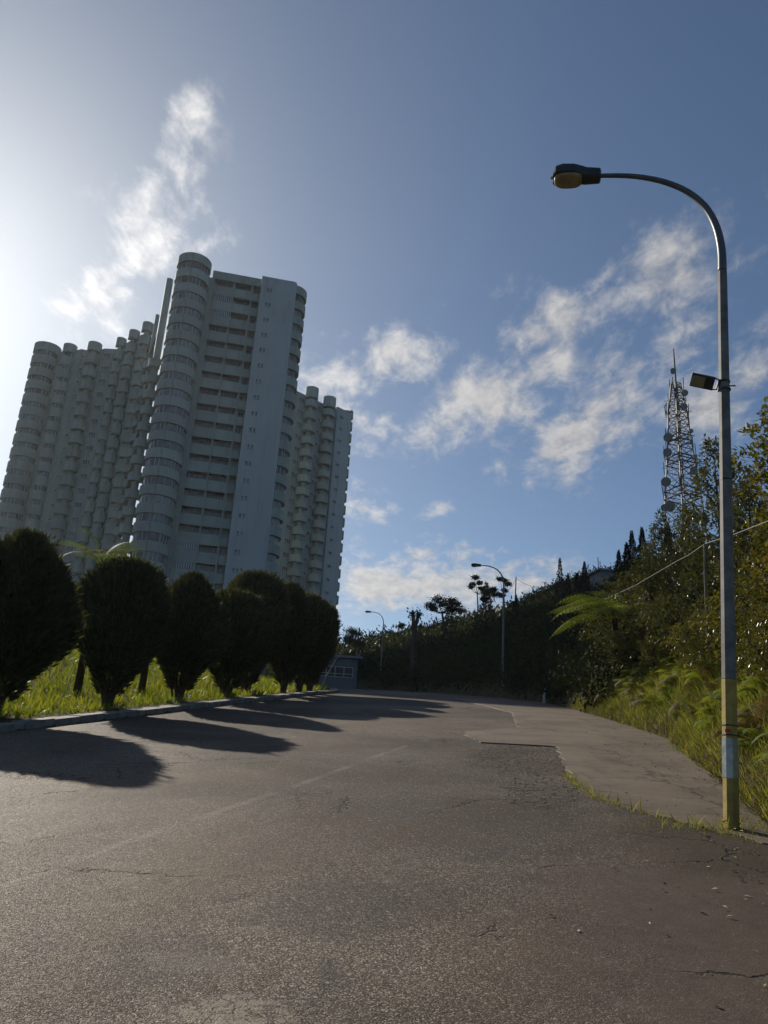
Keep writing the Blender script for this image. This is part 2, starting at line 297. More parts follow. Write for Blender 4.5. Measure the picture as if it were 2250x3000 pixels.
class MB:
    def __init__(s): s.v = []; s.f = []
    def add(s, vs, fs):
        n = len(s.v); s.v += [tuple(map(float, p)) for p in vs]; s.f += [tuple(i+n for i in q) for q in fs]; return s
    def box(s, c, size, ax=None):
        hx, hy, hz = size[0]/2, size[1]/2, size[2]/2; P = []
        ax = ax if ax is not None else np.eye(3)
        for z in (-hz, hz):
            for x, y in ((-hx, -hy), (hx, -hy), (hx, hy), (-hx, hy)): P.append(np.asarray(c) + ax[0]*x + ax[1]*y + ax[2]*z)
        return s.add(P, [(3, 2, 1, 0), (4, 5, 6, 7), (0, 1, 5, 4), (1, 2, 6, 5), (2, 3, 7, 6), (3, 0, 4, 7)])
    def tube(s, pts, radii, n=8, cap=True, rot=0.0):
        pts = [np.asarray(p, float) for p in pts]; rings = []; prev = None
        if not hasattr(radii, '__len__'): radii = [radii]*len(pts)
        for i, p in enumerate(pts):
            d = pts[min(i+1, len(pts)-1)] - pts[max(i-1, 0)]; d = d/(np.linalg.norm(d)+1e-9)
            if prev is None:
                a = np.array([0, 1.0, 0]) if abs(d[2]) > 0.7 else np.array([0, 0, 1.0])
            else: a = prev
            a = a - d*(a@d); a /= np.linalg.norm(a)+1e-9; prev = a; b_ = np.cross(d, a)
            rings.append([p + radii[i]*(a*math.cos(2*math.pi*k/n+rot) + b_*math.sin(2*math.pi*k/n+rot)) for k in range(n)])
        V = [q for r in rings for q in r]; F = []
        for i in range(len(pts)-1):
            for k in range(n): F.append((i*n+k, i*n+(k+1) % n, (i+1)*n+(k+1) % n, (i+1)*n+k))
        if cap: F.append(tuple(range(n-1, -1, -1))); F.append(tuple((len(pts)-1)*n+k for k in range(n)))
        return s.add(V, F)
    def prism(s, poly, z0, z1):
        n = len(poly); V = [(p[0], p[1], z0) for p in poly] + [(p[0], p[1], z1) for p in poly]
        F = [tuple(range(n-1, -1, -1)), tuple(range(n, 2*n))] + [(i, (i+1) % n, n+(i+1) % n, n+i) for i in range(n)]
        return s.add(V, F)
    def mesh(s, name, mat, smooth=False, bevel=None):
        me = bpy.data.meshes.new(name); me.from_pydata(s.v, [], s.f); me.update(); me.materials.append(MATS[mat])
        if smooth:
            for p in me.polygons: p.use_smooth = True
        return me
    def build(s, name, mat, parent=None, smooth=False, **kw): return obj(name, s.mesh(name, mat, smooth), parent, **kw)

def replicate(bv, bf, rot, pos):               # copies of a small shape under rotation(+scale) matrices, as one array
    bv = np.asarray(bv, float); bf = np.asarray(bf, int); m = len(pos)
    V = np.einsum('mij,nj->mni', rot, bv) + pos[:, None, :]
    F = bf[None] + (np.arange(m)*len(bv))[:, None, None]
    return V.reshape(-1, 3), F.reshape(-1, bf.shape[1])
def frames(dirs, roll, size):                  # local Y along dirs, Z normal, turned by roll
    d = dirs/np.linalg.norm(dirs, axis=1, keepdims=True)
    up = np.where(np.abs(d[:, 2:3]) > 0.95, np.array([[1.0, 0, 0]]), np.array([[0, 0, 1.0]]))
    x = np.cross(d, up); x /= np.linalg.norm(x, axis=1, keepdims=True); z = np.cross(x, d)
    c, s_ = np.cos(roll)[:, None], np.sin(roll)[:, None]
    x2 = x*c + z*s_; z2 = np.cross(x2, d)
    return np.stack([x2, d, z2], axis=2)*np.asarray(size).reshape(-1, 1, 1)
def rdirs(n, up=0.0):
    d = RNG.normal(size=(n, 3)); d /= np.linalg.norm(d, axis=1, keepdims=True); d[:, 2] += up
    return d/np.linalg.norm(d, axis=1, keepdims=True)
LEAF_V = [(0, 0, 0), (0.24, 0.45, 0.06), (0, 1, -0.06), (-0.24, 0.45, 0.06)]; LEAF_F = [(0, 1, 2), (0, 2, 3)]

# ------------------------------------------------------------------ the lie of the land
AZR = rad(12.4); SA, CA = math.sin(AZR), math.cos(AZR)
def uv_of(x, y): return x*SA + y*CA, x*CA - y*SA
def xy_of(u, v): return u*SA + v*CA, u*CA - v*SA
_us = np.array([-400., -60, -20, 0, 25, 45, 90, 130, 200, 400, 3000]); _sl = np.array([0.0, 0.03, 0.144, 0.144, 0.144, 0.118, 0.11, 0.06, 0.0, 0, 0])
_ug = np.arange(-400, 3000, 1.0); _zg = np.concatenate([[0], np.cumsum(np.interp(_ug[:-1]+0.5, _us, _sl))]); _zg -= np.interp(0, _ug, _zg)
def zr(u): return np.interp(u, _ug, _zg)
def redge(u): return np.interp(u, [-60, 0, 6, 9, 20, 26, 40, 53, 75, 89, 110, 150, 220], [0.5, 1.2, 1.5, 1.95, 2.4, 1.6, -0.6, -3.9, -12.8, -20.2, -33, -62, -120])
def ledge(u): return np.interp(u, [-60, 0, 30, 44, 60, 75, 90, 110, 150, 220], [-10.3, -10.4, -10.5, -11.6, -16, -23.5, -32, -45, -76, -135])
def sstep(a, b, x): t = np.clip((x-a)/(b-a), 0, 1); return t*t*(3-2*t)
def vnoise(x, y): return (np.sin(x*0.31+1.3)*np.cos(y*0.27-0.4) + 0.5*np.sin(x*0.83-y*0.61) + 0.25*np.sin(x*1.9+y*2.3))/1.75
def terrain(x, y):
    x = np.asarray(x, float); y = np.asarray(y, float); u, v = uv_of(x, y)
    r = redge(u); l = ledge(u); d = v-r; z = zr(u).copy() if hasattr(zr(u), 'copy') else zr(u)
    dd = np.maximum(d-0.25, 0)
    hill = (0.56*dd+0.85*(1-np.exp(-dd/1.3)))/(1+dd/75.0)*(1-0.25*sstep(38, 95, u)*(1-sstep(-12, 4, v)))
    hill = hill*(0.35+0.65*sstep(2, 16, u)) + 0.9*sstep(0, 14, dd)*vnoise(x, y)
    left = np.maximum(l-v, 0)
    lawn = 0.13*sstep(0.0, 0.3, left) + 1.5*sstep(1.2, 13, left)*sstep(-60, -20, -np.abs(u-25)) + 0.25*sstep(4, 20, left)*vnoise(x*0.5, y*0.5)
    onroad = (d < 0.25) & (v > l)
    return z + np.where(d > 0, hill, 0) + np.where(v < l, lawn, 0) - np.where(onroad, 0.10, 0.0)
def gz(x, y): return float(terrain(x, y))
def hit(px, py, rmax=400.0):                   # where the line of sight of a photo pixel meets the land
    d = ray(px, py); d = d/math.hypot(d[0], d[1]); rs = np.arange(3.0, rmax, 0.1); xs, ys = d[0]*rs, d[1]*rs
    g = terrain(xs, ys); k = np.where(EYE + d[2]*rs <= g)[0]
    r = rs[k[0]] if len(k) else rmax
    return np.array([d[0]*r, d[1]*r, float(terrain(d[0]*r, d[1]*r))])

# ground sheet
ra = np.concatenate([np.array([0.01]), 1.5*1.045**np.arange(0, 168)]); aa = np.concatenate([np.arange(-40, 45, 0.5), np.arange(45, 320, 3.0)])
RR, AA = np.meshgrid(ra, np.radians(aa), indexing='ij'); X, Y = RR*np.sin(AA), RR*np.cos(AA); Z = terrain(X, Y)
na = len(aa); idx = np.arange(len(ra)*na).reshape(len(ra), na); nx = np.roll(idx, -1, axis=1)
Fq = np.stack([idx[:-1], idx[1:], nx[1:], nx[:-1]], axis=2).reshape(-1, 4)
ground = obj('ground', np_mesh('ground', np.stack([X, Y, Z], 2).reshape(-1, 3), Fq[:, ::-1], 'earth', True)); tag(ground, 'earth hillside and verges under the plants', 'ground', kind='structure')

# road
def bumpz(x, y): return 0.012*np.sin(x*1.3+0.5*y)+0.010*np.sin(y*0.9-0.7*x+1)
us = np.concatenate([np.arange(-25, 0, 1.0), np.arange(0, 30, 0.3), np.arange(30, 130, 1.0)]); ts = np.linspace(0, 1, 40)
Ug, Tg = np.meshgrid(us, ts, indexing='ij'); Vg = ledge(Ug)+(redge(Ug)+0.25-ledge(Ug))*Tg
Xg, Yg = xy_of(Ug, Vg); Zg = zr(Ug)+bumpz(Xg, Yg)*0.6
idx = np.arange(Ug.size).reshape(Ug.shape); Fr = np.stack([idx[:-1, :-1], idx[:-1, 1:], idx[1:, 1:], idx[1:, :-1]], 2).reshape(-1, 4)
me = np_mesh('road', np.stack([Xg, Yg, Zg], 2).reshape(-1, 3), Fr, 'asphalt', True)
uvl = me.uv_layers.new(name='UVMap'); uvd = np.stack([Ug.ravel()[Fr.ravel()], Vg.ravel()[Fr.ravel()]], 1); uvl.data.foreach_set('uv', uvd.astype(np.float32).ravel())
road = obj('road', me); tag(road, 'worn grey asphalt road climbing the hill and curving left', 'road', kind='structure')
def road_z(x, y): u, v = uv_of(x, y); return float(zr(u)+bumpz(x, y)*0.6)

# concrete apron along the right of the road
def apron_left(u): return np.interp(u, [8.6, 9.3, 9.8, 10.6, 12.2, 14.5, 16.6, 16.95, 17.05, 17.5, 18.6, 19.6, 20.2, 21.6, 22.4, 28, 34, 42], [2.0, 1.55, 1.1, 0.62, 0.3, 0.2, 0.12, 0.1, -1.42, -1.5, -1.9, -1.95, -1.5, -0.85, -0.9, -1.3, -3.0, -5.2])
us = np.concatenate([np.arange(8.7, 16.9, 0.12), [16.96, 17.06], np.arange(17.12, 24, 0.12), np.arange(24, 42, 0.5)])
lefts = apron_left(us)+0.035*np.sin(us*7.3)+0.02*np.sin(us*17+1)+0.012*RNG.normal(size=len(us)); rights = np.maximum(redge(us)+0.32+0.05*np.sin(us*2.1), lefts+0.05)
V_, F_ = [], []; nt = 9
for i, u in enumerate(us):
    for k in range(nt+2):
        if k == 0: v = lefts[i]-0.01; dz_ = -0.02
        elif k == nt+1: v = rights[i]+0.02; dz_ = -0.05
        else: v = lefts[i]+(rights[i]-lefts[i])*(k-1)/(nt-1); dz_ = 0.010+0.014*float(sstep(9.5, 13, u))
        x, y = xy_of(u, v); V_.append((x, y, zr(u)+bumpz(x, y)*0.6+dz_))
n2 = nt+2
for i in range(len(us)-1):
    for k in range(n2-1): F_.append((i*n2+k, i*n2+k+1, (i+1)*n2+k+1, (i+1)*n2+k))
F_.append(tuple(range(n2-1, -1, -1)))
me = bpy.data.meshes.new('concrete_pavement'); me.from_pydata(V_, [], F_); me.materials.append(MATS['apron_concrete'])
apron = obj('concrete_pavement', me); tag(apron, 'brown concrete strip with a broken edge beside the asphalt', 'pavement', kind='structure')

# kerb: stones along the left edge
kb = MB(); kus = np.arange(-14, 62, 1.0)
for i, u in enumerate(kus):
    for off, h in ((-0.62, 0.02), (-0.62, 0.125), (-0.36, 0.125), (-0.36, 0.02)):
        x, y = xy_of(u, ledge(u)+off); kb.v.append((x, y, zr(u)+h))
for i in range(len(kus)-1):
    for k in range(3): kb.f.append((i*4+k, i*4+k+1, i*4+4+k+1, i*4+4+k))
kerb = kb.build('kerb', 'kerb_concrete'); tag(kerb, 'low concrete kerb and backing strip on the left of the road', 'kerb', kind='structure')
stone = MB().box((0, 0, 0), (0.34, 0.965, 0.30)).mesh('kerb_stone', 'kerb_concrete')
for u in kus[:-1]+0.5:
    v0 = ledge(u)-0.17; x, y = xy_of(u, v0); dv = float(ledge(u+.5)-ledge(u-.5)); sl = float(zr(u+.5)-zr(u-.5))
    o = obj('kerb_stone', stone, kerb, (x, y, zr(u)+random.uniform(-.03, .01)), (math.atan(sl), random.uniform(-.02, .02), -AZR-math.atan(dv)+random.uniform(-.008, .008)))
# ------------------------------------------------------------------ apartment towers
FH, NF, ZT = 2.98, 24, 84.1
def arc_solid(ro, ri, a0, a1, h, n, floor=True):
    b = MB(); V = []; A = np.linspace(a0, a1, n+1)
    for a in A:
        c, s = math.cos(a), math.sin(a); V += [(ro*c, ro*s, 0), (ro*c, ro*s, h), (ri*c, ri*s, h), (ri*c, ri*s, 0.18)]
    F = []
    for i in range(n):
        for k in range(3): F.append((i*4+k, i*4+4+k, i*4+5+k, i*4+1+k))
    F.append((0, 1, 2, 3)); F.append((n*4+3, n*4+2, n*4+1, n*4))
    b.add(V, F)
    if floor:
        c0 = len(b.v); b.v.append((0, 0, 0)); b.v.append((0, 0, 0.18))
        for i in range(n): b.f.append((c0, (i+1)*4, i*4)); b.f.append((c0+1, i*4+3, (i+1)*4+3))
    return b
def arc_glass(r, a0, a1, h, n):
    b = MB(); A = np.linspace(a0, a1, n+1); V = []
    for a in A: V += [(r*math.cos(a), r*math.sin(a), 0), (r*math.cos(a), r*math.sin(a), h)]
    return b.add(V, [(2*i, 2*i+2, 2*i+3, 2*i+1) for i in range(n)])
def arc_frame(r, a0, a1, h, n, wd=0.07, skip=()):
    b = MB()
    for i in range(n+1):
        if i in skip: continue
        a = a0+(a1-a0)*i/n; c, s = math.cos(a), math.sin(a); ax = np.array([[c, s, 0], [-s, c, 0], [0, 0, 1.0]])
        b.box((r*c, r*s, h/2), (0.08, wd, h), ax)
    return b
class Tower:
    def __init__(s, name, xy, label):
        s.base = np.array([xy[0], xy[1], gz(*xy)-0.5]); s.o = empty(name, s.base); tag(s.o, label, 'apartment building', 'tall pale apartment blocks')
    def add(s, name, me, p=(0, 0, 0), rz=0.0, par=None): return obj(name, me, par or s.o, np.asarray(p, float)-(s.base if par is None else 0), (0, 0, rz))
    def prism(s, name, poly, z0, z1, mat): return s.add(name, MB().prism(poly, z0, z1).mesh(name, mat))
    def stack(s, az, dist, r, span=250, ph=1.62, glass=True, core=None, z_off=0.0, k0=0, nf=NF, mull=12, cap=True, phi=None, top_h=None, gin=0.30):
        p = polar(az, dist); f = math.atan2(-p[1], -p[0]) if phi is None else phi; a0, a1 = f-rad(span/2), f+rad(span/2); n = max(12, int(span/11))
        par = arc_solid(r, r-0.14, a0, a1, ph, n).mesh('balcony', 'balcony_paint', False)
        gh = FH-ph-0.02
        if glass:
            gl = arc_glass(r-gin, a0, a1, gh, n).mesh('window_band', 'window_glass')
            fr = [arc_frame(r-gin+0.05, a0, a1, gh, mull, 0.08, sk).mesh('window_frame', 'window_frame') for sk in ((3, 7, 12, 13), (2, 5, 6, 9, 10, 14), (3, 4, 8, 9, 11), (1, 7, 12, 13, 15))]
        for k in range(k0, nf):
            z = ZT-1.7+z_off-FH*k
            s.add('balcony', par, (p[0], p[1], z))
            if glass:
                g = s.add('window_band', gl, (p[0], p[1], z-gh-0.01)); tag(obj('window_frame', random.choice(fr), g), kind='stuff')
        cr = (r-0.85 if core is None else core)
        if cr > 0.05: s.add('core', MB().tube([(0, 0, 0), (0, 0, ZT-1.0+z_off-s.base[2])], cr, 18).mesh('core', 'wall_paint'), (p[0], p[1], s.base[2]))
        if cap: s.add('roof_cap', MB().tube([(0, 0, 0), (0, 0, 0.22)], r-0.16, 24).mesh('roof_cap', 'roof_slab'), (p[0], p[1], ZT-0.45+z_off))
    def window(s, p, nrm, wd, h, mat='window_glass', panes=2, mesh=[{}]):
        key = (wd, h, panes); c = mesh[0]
        if key not in c:
            fr = MB(); fr.box((0, -0.05, h/2+0.04), (wd+0.12, 0.10, 0.08)).box((0, -0.06, -h/2-0.05), (wd+0.16, 0.14, 0.08))
            for i in range(panes+1): fr.box((-wd/2+wd*i/panes, -0.045, 0), (0.05, 0.09, h))
            pn = MB().box((0, -0.012, 0), (wd, 0.024, h)); c[key] = (fr.mesh('frame', 'window_frame'), pn.mesh('window', 'window_glass'))
        fr, pn = c[key]; rz = math.atan2(nrm[1], nrm[0])+math.pi/2
        o = s.add('window', pn, p, rz); obj('frame', fr, o); return o

# --- the near tower: round bay, loggia front, blank panel, round end
MT = Tower('apartment_tower', polar(-12.5, 130), 'tallest-looking pale apartment tower with a round glazed bay and blank white panel')
O3 = polar(-15.3, 123.5); ev = np.array([0.978, 0.207]); nv = np.array([0.207, -0.978])
def fp(s_, d_=0.0, z=0.0): q = O3+ev*s_-nv*d_; return np.array([q[0], q[1], z])
zb = MT.base[2]
MT.prism('wall', [fp(-1.6, 1.55)[:2], fp(14.2, 1.55)[:2], fp(14.2, 16)[:2], fp(-1.6, 16)[:2]], zb, ZT-0.5, 'wall_paint')
MT.prism('panel_wall', [fp(8.72, -0.5)[:2], fp(14.4, -0.5)[:2], fp(14.9, -0.25)[:2], fp(14.9, 1.5)[:2], fp(8.72, 1.5)[:2]], zb, ZT+0.35, 'panel_paint')
MT.prism('fascia', [fp(0.3, 0)[:2], fp(8.7, 0)[:2], fp(8.7, 1.5)[:2], fp(0.3, 1.5)[:2]], 82.5, ZT, 'wall_paint')
for a, b_ in ((-0.2, 0.84), (4.04, 4.26), (7.16, 7.42)): MT.prism('pier', [fp(a, 0.03)[:2], fp(b_, 0.03)[:2], fp(b_, 1.52)[:2], fp(a, 1.52)[:2]], zb, 82.48, 'wall_paint')
axF = np.array([[ev[0], ev[1], 0], [-nv[0], -nv[1], 0], [0, 0, 1.0]])
def fbox(s0, s1, d0, d1, h): return MB().box(((s0+s1)/2, (d0+d1)/2, h/2), (s1-s0, d1-d0, h))
rzF = math.atan2(ev[1], ev[0])
par1 = fbox(0.86, 4.02, 0.0, 0.14, 1.76).mesh('parapet', 'balcony_paint'); par2 = fbox(4.28, 7.14, 0.0, 0.14, 1.76).mesh('parapet', 'balcony_paint')
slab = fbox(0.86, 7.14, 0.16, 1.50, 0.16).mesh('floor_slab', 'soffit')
gl1 = fbox(1.0, 3.9, 0.95, 1.0, 1.20).mesh('window', 'window_glass'); gl2 = fbox(4.4, 7.0, 0.95, 1.0, 1.20).mesh('window', 'window_glass')
fr1 = MB(); fr2 = MB()
for i in range(7): fr1.box((1.0+2.9*i/6, 0.90, 0.6), (0.09, 0.08, 1.2)); fr2.box((4.4+2.6*i/6, 0.90, 0.6), (0.06, 0.08, 1.2))
fr1 = fr1.mesh('window_frame', 'window_frame'); fr2 = fr2.mesh('window_frame', 'soffit'); fr1d = MB()
for i in range(4): fr1d.box((1.0+2.9*i/3, 0.90, 0.6), (0.07, 0.08, 1.2))
fr1d = fr1d.mesh('window_frame', 'soffit')
side = fbox(7.44, 8.68, 0.35, 0.48, 1.55).mesh('side_parapet', 'balcony_paint')
front_glaze = fbox(1.0, 3.9, 0.05, 0.09, 1.20).mesh('window', 'window_glass'); front_fr = MB()
for i in range(9): front_fr.box((1.0+2.9*i/8, 0.02, 0.6), (0.10, 0.06, 1.2))
front_fr = front_fr.mesh('window_frame', 'window_frame')
for k in range(NF):
    z0 = 81.85-FH*k; o0 = np.array([O3[0], O3[1], 0.0])
    for m_ in (par1, par2): MT.add('parapet', m_, o0+[0, 0, z0-0.6-1.77], rzF)
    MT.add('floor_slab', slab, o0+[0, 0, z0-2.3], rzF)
    if k in (1, 2, 16, 17, 18): g = MT.add('window', front_glaze, o0+[0, 0, z0-0.6], rzF); tag(obj('window_frame', front_fr, g), kind='stuff')
    else: g = MT.add('window', gl1, o0+[0, 0, z0-0.6], rzF); tag(obj('window_frame', fr1d, g), kind='stuff')
    g = MT.add('window', gl2, o0+[0, 0, z0-0.6], rzF); tag(obj('window_frame', fr2, g), kind='stuff')
    MT.add('side_parapet', side, o0+[0, 0, z0-2.2], rzF)
    MT.window(fp(8.05, 1.53, z0+0.1), nv, 0.8, 1.0, panes=2)
    for ds in (-0.29, 0.29): MT.window(fp(10.25+ds, -0.5, z0), nv, 0.36, 0.62, panes=1)
MT.stack(-16.68, 122.3, 2.85, 260, 1.62, mull=18)
q = fp(14.45, 2.35); MT.stack(math.degrees(math.atan2(q[0], q[1])), math.hypot(q[0], q[1]), 2.6, 176, 1.62, mull=12, phi=rad(12), core=1.4, gin=0.5)
q = fp(14.3, 8.0); MT.stack(math.degrees(math.atan2(q[0], q[1])), math.hypot(q[0], q[1]), 2.5, 176, 1.5, mull=10, phi=rad(12), core=1.2, gin=0.6)

# --- the left wing: stepped row of round balcony stacks
LT = Tower('apartment_tower', polar(-23, 172), 'left apartment block stepping back in a row of round balcony stacks')
front = [(-26.5, 168.6), (-24.4, 165.0), (-23.7, 162.4), (-22.9, 162.0), (-22.1, 159.6), (-21.3, 158.6), (-20.6, 154.5), (-19.8, 150.4), (-19.0, 147.6)]
LT.prism('wall', [polar(*p) for p in front]+[polar(-19.2, 166), polar(-26.2, 186)], LT.base[2], ZT-0.8, 'wall_paint')
for i, (az, d_, r, span, ph, gl, mu) in enumerate([(-25.885, 167.6, 2.72, 230, 1.85, True, 14), (-24.44, 164.4, 1.40, 230, 1.95, True, 8), (-22.81, 160.8, 1.42, 230, 1.95, False, 8),
                                      (-21.05, 155.9, 1.0, 240, 1.95, False, 6), (-20.24, 151.5, 1.08, 240, 1.95, False, 6), (-19.38, 147.2, 1.08, 240, 1.95, False, 6)]):
    LT.stack(az, d_, r, span, ph, glass=gl, core=(r-0.7 if gl else 0.45*r), mull=mu, z_off=(0, 0, 0, 0, -1.3, 0)[i] if False else 0)
def wallwins(T, p0, p1, t, wd, h, dz=0.0, panes=2, nf=NF, prob=1.0):
    a, b_ = polar(*p0), polar(*p1); e_ = (b_-a)/np.linalg.norm(b_-a); nn = np.array([e_[1], -e_[0]])
    if nn@a > 0: nn = -nn
    for k in range(nf):
        if random.random() > prob: continue
        q = a+(b_-a)*t+nn*0.02; T.window((q[0], q[1], 81.6+dz-FH*k), nn, wd, h, panes=panes)
wallwins(LT, front[2], front[3], 0.25, 0.42, 0.6, 0, 1); wallwins(LT, front[2], front[3], 0.62, 0.42, 0.6, 0, 1)
wallwins(LT, front[4], front[5], 0.30, 1.3, 1.05, 0, 3)
wallwins(LT, front[5], front[6], 0.5, 0.8, 0.9, 0, 2, prob=0.7)
# slim round stair columns between the wing and the near tower, tied back by landings
for az, d_, r, k0 in ((-18.82, 142.6, 0.40, 3), (-18.36, 129.5, 0.60, 5)):
    p = polar(az, d_); LT.add('stair_column', MB().tube([(0, 0, 0), (0, 0, ZT-LT.base[2])], r, 14).mesh('stair_column', 'wall_paint', True), (p[0], p[1], LT.base[2]))
    lm = arc_solid(r+0.62, r+0.5, rad(-205), rad(25), 1.5, 14).mesh('landing', 'balcony_paint')
    for k in range(k0, NF): LT.add('landing', lm, (p[0], p[1], ZT-3.0-FH*k))
p, q = polar(-18.82, 142.6), polar(-19.1, 149.0)
br = MB().box(((q-p)[0]/2, (q-p)[1]/2, 0.15), (0.9, np.linalg.norm(q-p), 0.3), np.array([[-(q-p)[1], (q-p)[0], 0], [(q-p)[0], (q-p)[1], 0], [0, 0, 1]])/np.array([[np.linalg.norm(q-p)], [np.linalg.norm(q-p)], [1]])).mesh('bridge', 'soffit')
for k in range(1, NF): LT.add('bridge', br, (p[0], p[1], ZT-3.2-FH*k))
p2 = polar(-18.36, 129.5); q2 = polar(-18.82, 142.2); dq = q2-p2; L_ = np.linalg.norm(dq)
br2 = MB().box((dq[0]/2, dq[1]/2, 0.15), (0.7, L_, 0.3), np.array([[-dq[1]/L_, dq[0]/L_, 0], [dq[0]/L_, dq[1]/L_, 0], [0, 0, 1]])).mesh('bridge', 'soffit')
for k in range(2, NF): LT.add('bridge', br2, (p2[0], p2[1], ZT-3.2-FH*k))

# --- the right wing, seen past the near tower
RT = Tower('apartment_tower', polar(-5.5, 176), 'right apartment block behind, with dark balcony stacks and a narrow panel')
a, b_ = polar(-7.9, 160.5), polar(-3.15, 172.0); er = (b_-a)/np.linalg.norm(b_-a); nr = np.array([er[1], -er[0]])
RT.prism('wall', [a, b_, b_-nr*14, a-nr*14], RT.base[2], ZT-1.6, 'wall_paint')
pa, pb = polar(-4.28, 169.0), polar(-3.15, 171.9)
RT.prism('panel_wall', [pa+nr*0.5, pb+nr*0.5, pb-nr*2, pa-nr*2], RT.base[2], ZT-0.9, 'panel_paint')
RT.stack(-6.28, 163.0, 1.45, 236, 1.6, glass=False, core=0.5)
for az_, d__ in ((-6.28, 163.0), (-4.86, 166.8)): p = polar(az_, d__); RT.add('roof_drum', MB().tube([(0, 0, 0), (0, 0, 2.6)], 1.5, 20).mesh('roof_drum', 'balcony_paint'), (p[0], p[1], ZT-2.5))
RT.stack(-4.86, 166.8, 1.55, 236, 1.6, glass=False, core=0.5)
q = pb-nr*1.2+er*0.05; RT.stack(math.degrees(math.atan2(q[0], q[1])), math.hypot(q[0], q[1]), 1.55, 190, 1.75, glass=False, core=0.55, phi=math.atan2(er[1], er[0]))
for k in range(NF):
    q = pa+(pb-pa)*0.32+nr*0.5
    RT.window((q[0], q[1], 81.0-FH*k), nr, 1.0, 0.6, panes=2)
    q = polar(-5.62, 166.0)+nr*0.06; q = a+er*((q-a)@er)+nr*0.02
    RT.window((q[0], q[1], 81.0-FH*k), nr, 0.7, 0.7, panes=1)
    q = a+er*3.1+nr*0.02; RT.window((q[0], q[1], 80.8-FH*k), nr, 1.5, 1.1, panes=3)

# ------------------------------------------------------------------ guard house by the bend
gh = np.append(polar(-2.75, 80.5), 0); gh[2] = 10.0
GH = empty('guard_house', gh, 0.05); tag(GH, 'small blue-grey guard house with a flat roof at the bend', 'guard house')
W_, D_ = 4.4, 4.0
MB().box((0, D_/2, 1.4), (W_, D_, 3.2)).build('wall', 'hut_wall', GH)
MB().box((0, D_/2, 3.12), (W_+0.9, D_+0.9, 0.22)).build('roof', 'roof_slab', GH)
MB().box((0, -0.03, 2.62), (W_-0.05, 0.05, 0.72)).build('fascia_board', 'hut_wall', GH)
for i in range(4):
    wn = MB().box((-1.32+0.88*i, -0.02, 1.62), (0.82, 0.03, 0.95)).build('window', 'lamp_dark', GH)
    f_ = MB()
    for dx in (-0.43, 0.43): f_.box((-1.32+0.88*i+dx, -0.05, 1.62), (0.05, 0.06, 1.0))
    for dz_ in (-0.49, -0.18, 0.49): f_.box((-1.32+0.88*i, -0.055, 1.62+dz_), (0.85, 0.05, 0.05))
    f_.build('frame', 'white_post', wn)

